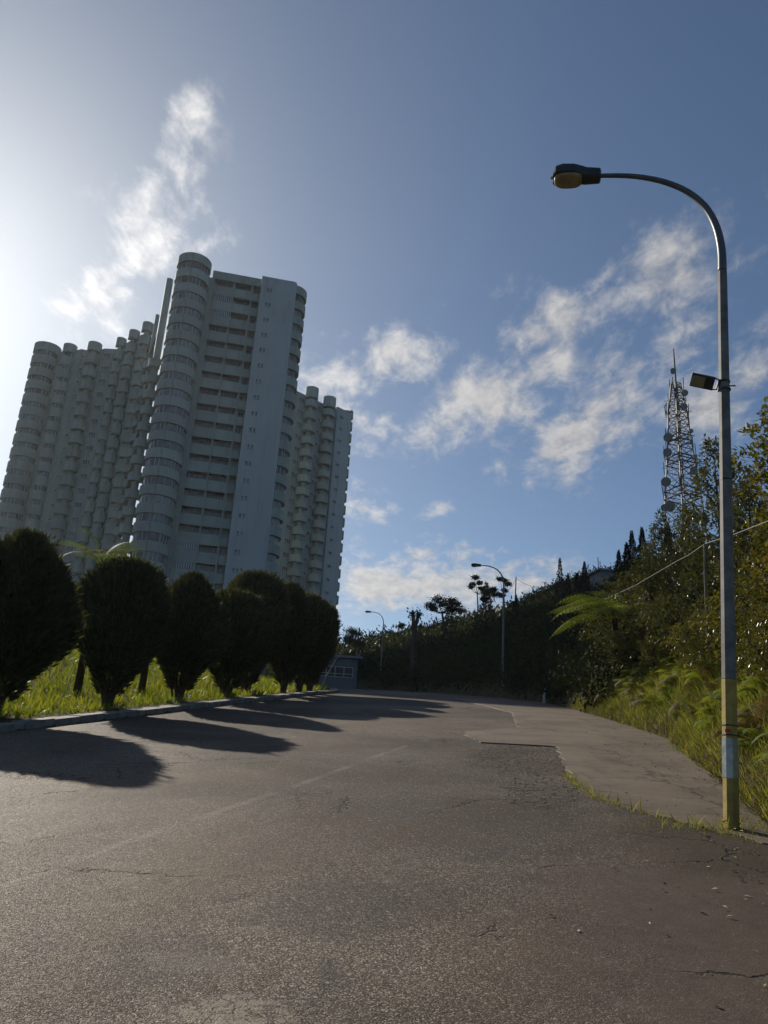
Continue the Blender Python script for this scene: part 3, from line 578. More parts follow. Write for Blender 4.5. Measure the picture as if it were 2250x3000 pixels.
# ------------------------------------------------------------------ street lamps
def lamp(base, lean, label, detail):
    T = empty('street_lamp', base, -AZR); T.rotation_euler = (0, lean, -AZR)
    tag(T, label, 'street lamp', 'street lamps along the road')
    # local: -X towards the carriageway
    MB().tube([(0, 0, -0.4), (0, 0, 1.52)], [0.082, 0.079], 8, rot=rad(5)).build('painted_base', 'yellow_paint' if detail else 'galvanised', T)
    MB().tube([(0, 0, 1.525), (0, 0, 6.7)], [0.078, 0.058], 8, rot=rad(5)).build('pole', 'galvanised', T)
    pts = [(0.0, 6.702), (-0.005, 7.04), (-0.065, 7.40), (-0.20, 7.72), (-0.42, 7.97), (-0.70, 8.14), (-1.00, 8.24), (-1.28, 8.285), (-1.60, 8.30)]
    P = []                                       # smooth the bend
    for i in range(len(pts)-1):
        p0 = pts[max(i-1, 0)]; p1 = pts[i]; p2 = pts[i+1]; p3 = pts[min(i+2, len(pts)-1)]
        for t in np.linspace(0, 1, 4, endpoint=False):
            P.append(tuple(0.5*(2*p1[j]+(p2[j]-p0[j])*t+(2*p0[j]-5*p1[j]+4*p2[j]-p3[j])*t*t+(3*p1[j]-p0[j]-3*p2[j]+p3[j])*t**3) for j in range(2)))
    P.append(pts[-1])
    MB().tube([(x, 0, z) for x, z in P], list(np.linspace(0.054, 0.030, len(P))), 10).build('arm', 'lamp_arm', T, smooth=True)
    # lantern: lofted housing, bowl below
    secs = [(-1.555, 0.055, 8.235, 8.365), (-1.57, 0.095, 8.215, 8.385), (-1.76, 0.105, 8.21, 8.405), (-1.80, 0.12, 8.225, 8.415), (-1.92, 0.165, 8.235, 8.43), (-2.08, 0.178, 8.24, 8.425), (-2.17, 0.16, 8.245, 8.40), (-2.205, 0.11, 8.255, 8.36)]
    hb = MB(); n = 14; V = []
    for x, hw, z0, z1 in secs:
        for k in range(n):
            a = 2*math.pi*k/n; c, s = math.cos(a), math.sin(a); c = math.copysign(abs(c)**0.6, c); s = math.copysign(abs(s)**0.6, s)
            V.append((x, hw*c, (z0+z1)/2+(z1-z0)/2*s))
    hb.add(V, [(i*n+k, i*n+(k+1) % n, (i+1)*n+(k+1) % n, (i+1)*n+k) for i in range(len(secs)-1) for k in range(n)]+[tuple(range(n)), tuple((len(secs)-1)*n+k for k in range(n-1, -1, -1))])
    head = hb.build('lantern', 'lamp_dark', T, smooth=False)
    bb = MB(); V = []; rows = 6; m = 20
    for j in range(rows):
        t = j/(rows-1)
        for k in range(m):
            a = 2*math.pi*k/m; c, s = math.cos(a), math.sin(a); c = math.copysign(abs(c)**0.7, c); s = math.copysign(abs(s)**0.7, s); q = math.cos(t*math.pi/2)**0.5 if t < 1 else 0.02
            V.append((-1.995+0.195*q*c, 0.155*q*s, 8.243-0.065*t))
    bb.add(V, [(j*m+k, (j+1)*m+k, (j+1)*m+(k+1) % m, j*m+(k+1) % m) for j in range(rows-1) for k in range(m)])
    bb.build('bowl', 'lamp_bowl', head, smooth=True)
    MB().tube([(-2.20, 0, 8.30), (-2.235, 0, 8.30)], 0.02, 8).build('latch', 'foil', head)
    if detail:
        MB().tube([(0, 0, 0.50), (0, 0, 0.90)], [0.0845, 0.0835], 8, rot=rad(5)).build('foil_wrap', 'foil', T)
        for z in (0.93, 1.03): MB().tube([(0, 0, z), (0, 0, z+0.012)], 0.086, 8, rot=rad(5)).build('strap', 'black_strap', T)
        MB().tube([(0, 0, 3.83), (0, 0, 3.85)], 0.071, 8, rot=rad(5)).build('strap', 'black_strap', T)
        MB().box((-0.035, -0.082, 0.975), (0.055, 0.006, 0.035), np.array([[0.924, 0.383*-1, 0], [0.383, 0.924, 0], [0, 0, 1.0]])).build('red_sticker', 'red_tape', T)
    return T
b1 = at(2143, 2430, 9.5); b1[2] = 1.345
L1 = lamp(b1, rad(3.3), 'nearest street lamp with a yellow painted base and foil wrap', True)
p = at(1472, 2030, 53); lamp((p[0], p[1], gz(p[0], p[1])-0.1), rad(0), 'second street lamp, in front of the dark wooded slope', False)
p = at(1119, 1900, 91); lamp((p[0], p[1], 11.75), rad(0), 'farthest street lamp, beside the guard house', False)

# floodlight clamped on the near lamp
fo = empty('floodlight'); tag(fo, 'small black floodlight bracketed to the nearest lamp pole', 'floodlight')
fl = np.array(b1)+np.array([0.29*CA, -0.29*SA, 5.06]); fo.location = fl; fo.rotation_euler = (0, 0, -AZR)
axl = np.array([-0.90, 0.10, 0.33]); axl /= np.linalg.norm(axl); axn = np.array([-0.30, -0.62, -0.72]); axn -= axl*(axn@axl); axn /= np.linalg.norm(axn); axw = np.cross(axn, axl); AX = np.array([axl, axw, axn])
c0 = axl*0.255
MB().box(c0, (0.27, 0.165, 0.04), AX).build('housing', 'lamp_dark', fo)
MB().box(c0+axl*0.05+axn*0.022, (0.155, 0.135, 0.008), AX).build('light_panel', 'led_panel', fo)
for s in (-1, 1): MB().tube([c0-axl*0.125+axw*0.074*s, c0-axl*0.18+axw*0.066*s, (-0.06, 0, 0.06*s)], 0.011, 6).build('bracket', 'lamp_dark', fo)
MB().tube([(0, 0, -0.065), (0, 0, -0.04)], 0.075, 10).build('clamp', 'lamp_dark', fo); MB().tube([(0, 0, 0.04), (0, 0, 0.065)], 0.075, 10).build('clamp', 'lamp_dark', fo)
MB().tube([(-0.06, 0, 0), (0.13, 0, 0)], 0.010, 6).build('clamp_bolt', 'lamp_dark', fo)

# ------------------------------------------------------------------ radio mast on the hill
rb = polar(21.72, 150.0); rz0 = gz(*rb)-0.5
RM = empty('radio_mast', (rb[0], rb[1], rz0)); tag(RM, 'steel lattice radio mast with round dishes on the hilltop', 'radio mast')
z_of = lambda y, x=1985: at(x, y, 150)[2]-rz0
H1 = z_of(1110); hw0 = 3.7; hw1 = 0.55
_hz = [0, z_of(1500), z_of(1300), z_of(1200), H1]; _hh = [2.9, 2.4, 1.5, 1.15, 0.5]
def hw(z): return float(np.interp(z, _hz, _hh))
rotm = rad(20); cr_, sr_ = math.cos(rotm), math.sin(rotm)
def corner(i, z):
    x, y = [(-1, -1), (1, -1), (1, 1), (-1, 1)][i % 4]; h = hw(z); return np.array([(x*cr_-y*sr_)*h, (x*sr_+y*cr_)*h, z])
lv = [0.0]
while lv[-1] < H1-1.0: lv.append(min(H1, lv[-1]+max(1.2, hw(lv[-1])*1.15)))
for i in range(4): MB().tube([corner(i, z) for z in lv], 0.17, 5).build('leg', 'steel', RM)
for j in range(len(lv)-1):
    for i in range(4):
        MB().tube([corner(i, lv[j]), corner(i+1, lv[j+1])], 0.08, 3, False).build('brace', 'steel', RM)
        MB().tube([corner(i+1, lv[j]), corner(i, lv[j+1])], 0.08, 3, False).build('brace', 'steel', RM)
        MB().tube([corner(i, lv[j+1]), corner(i+1, lv[j+1])], 0.085, 3, False).build('girt', 'steel', RM)
MB().tube([(0, 0, H1-3), (0, 0, z_of(1060)), (0, 0, z_of(1020))], [0.22, 0.18, 0.12], 8).build('antenna', 'steel', RM)
for sgn in (-1, 1): MB().tube([(0.35*sgn, 0, 0), (0.18*sgn, 0, H1-4)], 0.12, 5).build('cable_ladder', 'steel', RM)
for z in np.arange(1, H1-4, 1.4): MB().tube([(-0.4, 0, z), (0.4, 0, z)], 0.05, 3).build('rung', 'steel', RM)
for y in (1280, 1295, 1342, 1362, 1438, 1462):
    z = z_of(y); h = hw(z)+0.25; b = MB()
    for i in range(4): b.tube([corner(i, z)*np.array([1.08, 1.08, 1]), corner(i+1, z)*np.array([1.08, 1.08, 1])], 0.15, 4)
    b.build('platform', 'red_steel', RM)
whip = MB().tube([(0, 0, 0), (0, 0, 2.6)], 0.07, 4).mesh('whip_antenna', 'steel')
for k in range(70):
    z = random.uniform(0.40, 0.97)*H1; i = random.randrange(4); c = corner(i, z); obj('whip_antenna', whip, RM, c*np.array([1.1, 1.1, 1])+np.array([random.uniform(-.3, .3), random.uniform(-.3, .3), 0]), (random.uniform(-.1, .1), random.uniform(-.1, .1), 0))
for k in range(22):
    z = random.uniform(0.55, 0.97)*H1; i = random.randrange(4); c = corner(i, z); d_ = c*np.array([1, 1, 0]); d_ /= np.linalg.norm(d_)
    MB().tube([c, c+d_*random.uniform(.6, 1.1)], 0.05, 4).build('outrigger', 'steel', RM)
for x, y, dm, face in [(1972, 1086, 17, 0.1), (2007, 1150, 18, .2), (2005, 1190, 19, .3), (2026, 1262, 12, .5), (1955, 1281, 25, -.5), (2026, 1296, 12, .6), (1953, 1325, 24, -.6), (2041, 1340, 17, 1.3), (2033, 1378, 23, .5), (1949, 1411, 26, -.4), (2040, 1405, 20, .8), (1962, 1482, 29, -.1), (1946, 1487, 20, -.3), (1990, 1192, 11, 0)]:
    q = at(x, y, 148.5 if abs(x-1985) < 60 else 150); r = dm/2*150/FPX*1.08; m_ = MB(); n = 20
    prof = [(0.0, -0.0), (r*0.96, 0.0), (r, 0.06), (r, r*0.55), (r*0.6, r*0.85), (0.02, r*0.95)]
    V = [(p_*math.cos(2*math.pi*k/n), d__, p_*math.sin(2*math.pi*k/n)) for p_, d__ in prof for k in range(n)]
    m_.add(V, [(j*n+k, j*n+(k+1) % n, (j+1)*n+(k+1) % n, (j+1)*n+k) for j in range(len(prof)-1) for k in range(n)])
    o = m_.build('dish', 'dish', RM, loc=q-np.array([rb[0], rb[1], rz0]), rot=(0.15, 0, -rad(21)+face)); MB().tube([(0, r*0.7, 0), (0.0, r*0.9+0.9, 0)], 0.08, 5).build('dish_mount', 'steel', o)

# small equipment hut on the skyline and its aerial
q = at(1775, 1690, 78); HU = empty('equipment_hut', (q[0], q[1], q[2]-3.0), 0.2); tag(HU, 'small flat-roofed hut with an aerial on the hill skyline', 'hut')
MB().box((0, 0, 1.6), (2.2, 2.4, 3.3)).build('wall', 'roof_slab', HU); MB().box((0, 0, 3.32), (2.8, 2.9, 0.16)).build('roof', 'roof_slab', HU)
for dx, h in ((-0.75, 1.5), (-0.55, 1.1)): MB().tube([(dx, 0, 3.4), (dx-0.03, 0, 3.4+h)], 0.035, 5).build('aerial', 'steel', HU)
# guyed pole
q = at(1508, 1765, 88); q1 = at(1512, 1690, 88); GP = empty('guyed_pole', (q[0], q[1], q[2]-1.5)); tag(GP, 'thin guyed pole sticking up from the dark slope', 'pole')
MB().tube([(0, 0, 0), q1-q+np.array([0, 0, 1.5])], [0.09, 0.06], 6).build('pole', 'steel', GP)
for tx, ty in ((1470, 1745), (1600, 1722)):
    qq = at(tx, ty, 88 if tx < 1500 else 92); a_ = q1-q+np.array([0, 0, 1.3]); b_ = qq-q+np.array([0, 0, 1.5]); mid = (a_+b_)/2-np.array([0, 0, 0.35])
    MB().tube([a_, (a_*3+b_)/4-np.array([0, 0, .27]), mid, (a_+b_*3)/4-np.array([0, 0, .27]), b_], 0.022, 4).build('guy_wire', 'cable_sheath', GP)
# thin wooden pole and overhead cable in the shrubs
q = at(2068, 1790, 21); q1 = at(2065, 1594, 21)
TP = MB().tube([(0, 0, -0.8), (q1-q)*0.5, q1-q], [0.04, 0.037, 0.03], 7).build('cable_pole', 'pale_bark', loc=q); tag(TP, 'thin straight pole carrying the slack cable through the shrubs', 'pole')
cp = [(2330, 1485, 13), (2250, 1527, 14.5), (2150, 1566, 17.5), (2066, 1593, 21), (2020, 1625, 23), (1985, 1643, 25), (1930, 1675, 27), (1860, 1716, 29.5), (1790, 1748, 32), (1735, 1773, 34), (1660, 1795, 38)]
cpts = [at(*c) for c in cp]; c0_ = cpts[0].copy()
CB = MB().tube([c-c0_ for c in cpts], 0.011, 6).build('overhead_cable', 'cable_sheath', loc=c0_, smooth=True); tag(CB, 'slack grey cable strung across the hillside shrubs', 'cable')
# small pale marker posts by the shaded bend
for px, y0, y1, d_, lab in ((1612, 1962, 2000, 42, 'taller pale marker post in the dark undergrowth'), (1594, 2018, 2040, 39, 'shorter pale marker post in the dark undergrowth')):
    q = at(px, y1, d_); h = at(px, y0, d_)[2]; g = gz(q[0], q[1])-0.15
    o = MB().box((0, 0, (h-g)/2), (0.11, 0.09, h-g)).box((0, 0, h-g+0.015), (0.13, 0.11, 0.03)).build('marker_post', 'white_post', loc=(q[0], q[1], g)); tag(o, lab, 'post', 'pale marker posts')
# ------------------------------------------------------------------ plants
scene.cycles.max_bounces = 6; scene.cycles.diffuse_bounces = 3; scene.cycles.glossy_bounces = 2; scene.cycles.transmission_bounces = 4; scene.cycles.transparent_max_bounces = 4
scene.cycles.caustics_reflective = False; scene.cycles.caustics_refractive = False
world.cycles.sampling_method = 'MANUAL'; world.cycles.sample_map_resolution = 256
def cat(parts):
    V, F, n = [], [], 0
    for v, f in parts: V.append(v); F.append(np.asarray(f)+n); n += len(v)
    return np.concatenate(V), np.concatenate(F)

# --- clipped cypresses on the left verge
def cypress_mesh(prof, seed, n=22000):
    rg = np.random.default_rng(seed); zz = np.array([p[0] for p in prof]); rr = np.array([p[1] for p in prof]); H = zz[-1]
    z = rg.uniform(0.35, H, n*3); r = np.interp(z, zz, rr); keep = rg.uniform(0, 1, n*3) < (r+0.12)/(rr.max()+0.12)*np.where(z < 1.25, 0.22+0.6*np.clip((z-0.6)/0.65, 0, 1), 1); z, r = z[keep][:n], r[keep][:n]
    a = rg.uniform(0, 2*math.pi, len(z)); lump = 1+0.09*np.sin(3*a+seed+z*1.7)+0.07*np.sin(7*a-2*z+seed)+0.05*np.sin(13*a+5*z)+0.04*np.sin(23*a-9*z)
    q = np.clip(1-np.abs(rg.normal(0, 0.10, len(z))), 0.6, 1.0)*lump+np.where(rg.uniform(0, 1, len(z)) < 0.28, rg.uniform(0, 0.20, len(z))**1.0, 0); p = np.stack([r*q*np.cos(a), r*q*np.sin(a), z], 1)
    nrm = np.stack([np.cos(a), np.sin(a), np.full(len(a), 0.9)+np.clip((z-H*0.7)/H*4, 0, 3)], 1)+rg.normal(0, 0.38, (len(a), 3))
    s = rg.uniform(0.14, 0.36, len(a)); bv = np.array(LEAF_V)*np.array([0.48, 1, 1])
    v, f = replicate(bv, LEAF_F, frames(nrm, rg.uniform(0, 6.3, len(a)), s), p)
    npl = 150; zp = rg.uniform(1.2, H*0.97, npl); ap = rg.uniform(0, 6.283, npl); rp = np.interp(zp, zz, rr)*(1+0.09*np.sin(3*ap+seed+zp*1.7)); m_ = 16
    dp = np.stack([np.cos(ap)*0.75, np.sin(ap)*0.75, rg.uniform(0.35, 1.5, npl)], 1); dp /= np.linalg.norm(dp, axis=1, keepdims=True); ln = rg.uniform(0.12, 0.42, npl)
    bp = np.stack([rp*0.93*np.cos(ap), rp*0.93*np.sin(ap), zp], 1); tt = rg.uniform(0, 1, (npl, m_, 1)); pp = (bp[:, None]+dp[:, None]*ln[:, None, None]*tt+rg.normal(0, 0.025, (npl, m_, 3))).reshape(-1, 3)
    dd_ = np.repeat(dp, m_, 0)+rg.normal(0, 0.35, (npl*m_, 3)); v2, f2 = replicate(bv, LEAF_F, frames(dd_, rg.uniform(0, 6.3, npl*m_), rg.uniform(0.10, 0.22, npl*m_)), pp)
    crown = np_mesh('crown', np.concatenate([v, v2]), np.concatenate([f, f2+len(v)]), 'cypress')
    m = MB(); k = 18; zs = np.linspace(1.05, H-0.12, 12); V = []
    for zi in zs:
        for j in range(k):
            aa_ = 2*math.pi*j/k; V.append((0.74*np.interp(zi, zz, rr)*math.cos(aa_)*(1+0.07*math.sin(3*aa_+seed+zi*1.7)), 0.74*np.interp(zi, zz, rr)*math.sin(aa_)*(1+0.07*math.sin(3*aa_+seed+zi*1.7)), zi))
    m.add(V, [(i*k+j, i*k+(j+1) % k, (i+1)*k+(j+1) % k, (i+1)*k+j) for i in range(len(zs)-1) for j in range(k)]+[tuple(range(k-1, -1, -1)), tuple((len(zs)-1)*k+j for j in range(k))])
    core = m.mesh('light_block_core', 'cypress_core')  # solid dark core for the dense interior, added to block light through the crown
    st = []
    for i in range(15):
        aa_ = 2*math.pi*i/15+rg.uniform(-.2, .2); top = rg.uniform(1.2, 1.9); R_ = np.interp(top, zz, rr)*rg.uniform(0.5, 1.0); b = MB(); r0 = rg.uniform(0.02, 0.14)
        pts = [(r0*math.cos(aa_), r0*math.sin(aa_), -0.15), (r0*1.6*math.cos(aa_), r0*1.6*math.sin(aa_), 0.3)]
        pts += [((r0*1.6+(R_-r0*1.6)*t**1.2)*math.cos(aa_)+rg.normal(0, .02), (r0*1.6+(R_-r0*1.6)*t**1.2)*math.sin(aa_)+rg.normal(0, .02), 0.3+(top-0.3)*t) for t in (0.35, 0.7, 1.0)]
        st.append(b.tube(pts, [0.05, 0.042, 0.034, 0.026, 0.015], 5).mesh('stem', 'bark'))
    return crown, core, st
PA = [(0.0, .22), (0.3, .26), (0.8, .42), (1.25, .72), (1.75, 1.06), (2.5, 1.24), (3.25, 1.20), (3.8, .98), (4.1, .66), (4.25, .34), (4.3, .05)]
PB = [(0.0, .22), (0.3, .26), (0.8, .42), (1.25, .72), (1.75, 1.06), (2.4, 1.18), (3.0, 1.02), (3.5, .76), (3.95, .42), (4.25, .15), (4.3, .02)]
PC = [(0.0, .24), (0.3, .28), (0.8, .45), (1.25, .76), (1.8, 1.10), (2.7, 1.27), (3.5, 1.18), (3.95, .92), (4.15, .66), (4.26, .36), (4.3, .05)]
CYP = [cypress_mesh(PA, 3), cypress_mesh(PB, 5), cypress_mesh(PC, 8)]
def cypress(u, v, h, wd, var, label, rz):
    x, y = xy_of(u, v); T = empty('clipped_cypress', (x, y, gz(x, y)-0.03), rz); tag(T, label, 'tree', 'clipped cypresses along the kerb')
    cr, co, st = CYP[var]; sc = (wd, wd, h/4.3)
    obj('crown', cr, T, scale=sc); obj('light_block_core', co, T, scale=sc)
    for s_ in st: obj('stem', s_, T, scale=sc)
for a in [(16.0, -12.0, 4.1, 1.0, 1, 'leftmost clipped dark cypress, cut by the left edge of the picture', .3),
          (20.3, -11.8, 4.0, .84, 2, 'broad clipped cypress with tree fern fronds showing over it', 1.1),
          (24.5, -11.8, 4.1, .92, 1, 'pointed clipped cypress, third along the kerb', 2.2), (28.4, -11.8, 3.85, 1.0, 0, 'low fuzzy clipped cypress, fourth along the kerb', 3.1),
          (31.6, -12.3, 4.95, .98, 0, 'tall clipped cypress rising behind the low fuzzy one', .7), (34.3, -11.6, 4.8, .93, 1, 'tall clipped cypress, third from the far end', 4.0),
          (36.9, -11.7, 4.55, .93, 2, 'clipped cypress next to last before the bend', 5.0), (39.3, -11.9, 4.5, .85, 0, 'last and narrowest clipped cypress beside the guard house', 2.7)]: cypress(*a)
# a bare leaning stem at the end of the row
x, y = xy_of(41.5, -12.0); LS = MB().tube([(0, 0, -0.2), (0.35, 0, 0.8), (0.75, 0.1, 1.7), (1.5, 0.1, 2.6)], [0.06, 0.05, 0.04, 0.025], 7).tube([(0.75, 0.1, 1.7), (0.7, 0.2, 2.4), (0.9, .3, 3.0)], [0.03, 0.025, 0.012], 6).build('bare_stem', 'pale_bark', loc=(x, y, gz(x, y))); tag(LS, 'bare leaning stem at the far end of the cypress row', 'tree')

# --- ferns
def frond_arrays(L=1.0, n=20, wid=0.30, arch=0.5, droop=0.35, pin=6, nar=0.5):
    parts = []; ts_ = np.linspace(0, 1, 14)
    def P(t): return np.array([0, L*(t-0.12*arch*t*t*t), L*(arch*t-(arch*0.75+droop)*t*t)])
    rv, rf = [], []
    for i, t in enumerate(ts_):
        p = P(t); w_ = L*0.012*(1.1-t); rv += [p+[w_, 0, 0], p-[w_, 0, 0]]
        if i: rf.append((2*i-2, 2*i-1, 2*i+1)); rf.append((2*i-2, 2*i+1, 2*i))
    parts.append((np.array(rv), np.array(rf)))
    for i in range(n):
        t = 0.16+0.83*i/n; p = P(t); tg = P(min(1, t+0.02))-P(t-0.02); tg /= np.linalg.norm(tg); l = L*wid*(math.sin(math.pi*min(1, (t*0.9+0.12)))**0.7)*(1.0 if t < 0.5 else 1.0-0.85*((t-0.5)/0.5)**1.6)
        for sgn in (-1, 1):
            d = np.array([sgn, 0, -0.10])*0.88+tg*0.48; d /= np.linalg.norm(d); nrm = np.cross(tg, d)*sgn; nrm /= np.linalg.norm(nrm); sd = np.cross(nrm, d)
            hw_ = L*0.83/n*nar
            for j in range(pin):
                a0 = j/pin; a1 = (j+1.25)/pin; m_ = hw_*(1-a0)**0.55; c0 = p+d*l*a0+np.array([0, 0, -0.14*l*a0*a0]); c1 = p+d*l*min(a1, 1.06)+np.array([0, 0, -0.14*l*a1*a1])
                for s2 in (-1, 1): parts.append((np.array([c0, c0*0.4+c1*0.6, c1+sd*m_*s2*0.75, c0*0.72+c1*0.28+sd*m_*s2*0.9]), np.array([(0, 1, 2), (0, 2, 3)] if s2 > 0 else [(0, 2, 1), (0, 3, 2)])))
    return cat(parts)
FROND = [frond_arrays(1, 15, 0.25, 0.75, 0.30, 7, 0.24), frond_arrays(1, 15, 0.25, 0.45, 0.45, 7, 0.24), frond_arrays(1, 15, 0.26, 1.1, 0.15, 7, 0.24)]
FROND.append(frond_arrays(1, 16, 0.38, 0.55, 0.42, 8, 0.25)); FROND.append(frond_arrays(1, 16, 0.38, 0.9, 0.40, 8, 0.25))
FROND_ME = [np_mesh('frond', v, f, 'fern') for v, f in FROND]; FROND_DRY = np_mesh('frond', *FROND[1], 'dry_fern')
def tree_fern(top, h, L, fr, label):
    x, y, z = top; T = empty('tree_fern', (x, y, z-h)); tag(T, label, 'tree fern')
    MB().tube([(0, 0, -0.3), (0.02, 0, h*0.5), (0, 0, h)], [0.13, 0.10, 0.12], 9).build('trunk', 'fern_trunk', T)
    for az, el, s, k in fr: obj('frond', FROND_ME[k], T, (0, 0, h), (rad(el), 0, rad(az)), (L*s, L*s, L*s))
q = at(1800, 1815, 29.5); g = gz(q[0], q[1])
tree_fern(q, q[2]-g, 2.6, [(88, 16, 1.0, 3), (68, 24, .95, 4), (108, 8, 1.05, 3), (126, 14, .9, 3), (45, 22, .9, 4), (8, 46, .85, 4), (150, 4, .9, 3), (185, 8, .9, 3), (225, 4, .9, 3), (265, 12, .9, 4), (300, 14, .9, 3), (335, 18, .9, 4), (80, -4, 1.0, 3), (30, 34, .8, 4), (98, 18, .8, 4)], 'bright tree fern leaning out over the bank above the bend')
q = at(292, 1655, 26); g = gz(q[0], q[1])
tree_fern(q, q[2]-g, 2.0, [(95, 38, .85, 2), (110, 20, .9, 0), (-60, 42, .85, 0), (-95, 22, .9, 0), (20, 30, .8, 0), (160, 10, .9, 1), (210, 8, .9, 1), (260, 8, .9, 0), (300, 14, .9, 1), (60, 30, .8, 0)], 'sunlit tree fern standing behind the clipped cypresses')
q = at(452, 1775, 28); g = gz(q[0], q[1])
tree_fern(q, q[2]-g, 1.0, [(40*k_, 20+8*(k_ % 3), .8, k_ % 3) for k_ in range(9)], 'small sunlit tree fern in the gap between two cypresses')

def fern_clump(seed, nf=9, mat='fern'):
    rg = np.random.default_rng(seed); parts = []
    for i in range(nf):
        v, f = frond_arrays(rg.uniform(0.7, 1.25), 17, 0.26, rg.uniform(0.6, 1.4), rg.uniform(0.2, 0.5), 3); a = rg.uniform(0, 6.28); e = rg.uniform(-0.1, 0.6); Rz = np.array(Matrix.Rotation(a, 3, 'Z') @ Matrix.Rotation(e, 3, 'X')); parts.append((v@Rz.T, f))
    return np_mesh('fern_clump', *cat(parts), mat)
FC = [fern_clump(1), fern_clump(2), fern_clump(3, 10), fern_clump(4, 8, 'dry_fern')]

# --- broad-leaved trees and shrubs
def broad(seed, H, prof, ntw, lp, ls, mat, trunk_r=0.07, gap=0.25, spread=0.16):
    rg = np.random.default_rng(seed); zz, rr = np.array([p[0] for p in prof])*H, np.array([p[1] for p in prof])
    z = rg.uniform(zz[0], zz[-1], ntw*4); r = np.interp(z, zz, rr); keep = rg.uniform(0, 1, len(z)) < r/rr.max()+0.06; z, r = z[keep], r[keep]
    a = rg.uniform(0, 6.283, len(z)); q = rg.uniform(0.25, 1, len(z))**0.5
    lump = 1+0.22*np.sin(2*a+seed+z*2.4)+0.16*np.sin(5*a-3.1*z+seed*2)+0.1*np.sin(9*a+6*z)
    hole = np.sin(3*a+z*3.1+seed)*np.sin(2.3*z-2*a+seed*3)+0.6*np.sin(7*z+4*a)
    ok = hole > -1.0+gap*1.6; z, r, a, q, lump = (t_[ok][:ntw] for t_ in (z, r, a, q, lump))
    p = np.stack([r*q*lump*np.cos(a), r*q*lump*np.sin(a), z], 1); n = len(p)
    tw = np.stack([np.cos(a), np.sin(a), np.full(n, 0.8)], 1)+rg.normal(0, .35, (n, 3)); tw /= np.linalg.norm(tw, axis=1, keepdims=True)
    lp_ = np.repeat(p, lp, 0)+np.repeat(tw, lp, 0)*rg.uniform(-0.6, 0.5, (n*lp, 1))*spread+rg.normal(0, spread*0.35, (n*lp, 3))
    ld = np.repeat(tw, lp, 0)*0.55+rdirs(n*lp, 0.1)
    v, f = replicate(LEAF_V, LEAF_F, frames(ld, rg.uniform(-0.7, 0.7, n*lp), rg.uniform(0.7, 1.25, n*lp)*ls), lp_)
    crown = np_mesh('crown', v, f, mat)
    tr = MB(); tr.tube([(0, 0, -0.4), (0.03*H*0.2, 0, H*0.3), (-0.02*H*.2, 0.02, H*0.62), (0, 0, H*0.93)], [trunk_r, trunk_r*0.8, trunk_r*0.5, trunk_r*0.12], 7)
    for i in range(min(26, n//8)):
        t = p[rg.integers(0, n)]; z0 = max(0.05*H, t[2]-np.hypot(t[0], t[1])*0.9); tr.tube([(0, 0, z0), (t[0]*0.5, t[1]*0.5, z0+(t[2]-z0)*0.4), t], [trunk_r*0.35, trunk_r*0.25, 0.008], 5)
    return crown, tr.mesh('trunk', 'bark'), H
P_tall = [(0.10, .5), (0.25, 1.15), (0.5, 1.25), (0.75, .9), (0.92, .45), (1.0, .12)]
P_cone = [(0.12, .9), (0.3, 1.25), (0.6, .85), (0.85, .42), (1.0, .08)]
P_shr = [(0.05, .7), (0.3, 1.2), (0.6, 1.3), (0.85, .85), (1.0, .3)]
BR = {'tall': broad(21, 6.5, P_tall, 900, 8, 0.135, 'glossy_leaf', 0.09), 'tall_warm': broad(22, 6.5, P_tall, 950, 8, 0.15, 'warm_leaf', 0.09), 'cone': broad(23, 6.0, P_cone, 850, 8, 0.135, 'glossy_leaf', 0.08),
      'shrub': broad(24, 2.6, P_shr, 520, 8, 0.115, 'glossy_leaf', 0.04), 'shrub_warm': broad(25, 2.6, P_shr, 520, 8, 0.12, 'warm_leaf', 0.04), 'bush': broad(26, 2.2, P_shr, 700, 8, 0.075, 'thicket_leaf', 0.04)}
def tree(kind, x, y, h, wd, label, group=None, name='broadleaf_tree', rz=None, cat_='tree'):
    cr, tr, H = BR[kind]; T = empty(name, (x, y, gz(x, y)-0.1), random.uniform(0, 6.3) if rz is None else rz); tag(T, label, cat_, group); s = h/H
    obj('crown', cr, T, scale=(s*wd, s*wd, s)); obj('trunk', tr, T, scale=(s*wd, s*wd, s)); return T
def tree_px(kind, px, py, dist, wd, label, **kw):
    q = at(px, py, dist); return tree(kind, q[0], q[1], max(0.6, q[2]-gz(q[0], q[1])+0.1), wd, label, **kw)
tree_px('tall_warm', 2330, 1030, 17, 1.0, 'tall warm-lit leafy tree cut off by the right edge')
tree_px('tall', 2088, 1285, 28, .95, 'tall glossy-leaved tree directly behind the nearest lamp pole')
tree_px('cone', 2185, 1372, 24, .95, 'glossy-leaved tree just right of the nearest lamp pole')
tree_px('cone', 1935, 1495, 36, 1.0, 'pointed glossy-leaved tree below the radio mast')
tree_px('tall', 2015, 1490, 38, 1.0, 'dark glossy tree in front of the foot of the radio mast')
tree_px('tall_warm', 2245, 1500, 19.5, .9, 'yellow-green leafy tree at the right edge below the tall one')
tree_px('tall', 1900, 1590, 33, 1.1, 'glossy-leaved tree above the bright tree fern')
tree_px('tall', 2150, 1520, 30, 1.1, 'dark leafy tree filling the gap behind the lamp pole')
SH = 'shrubs on the sunny bank'
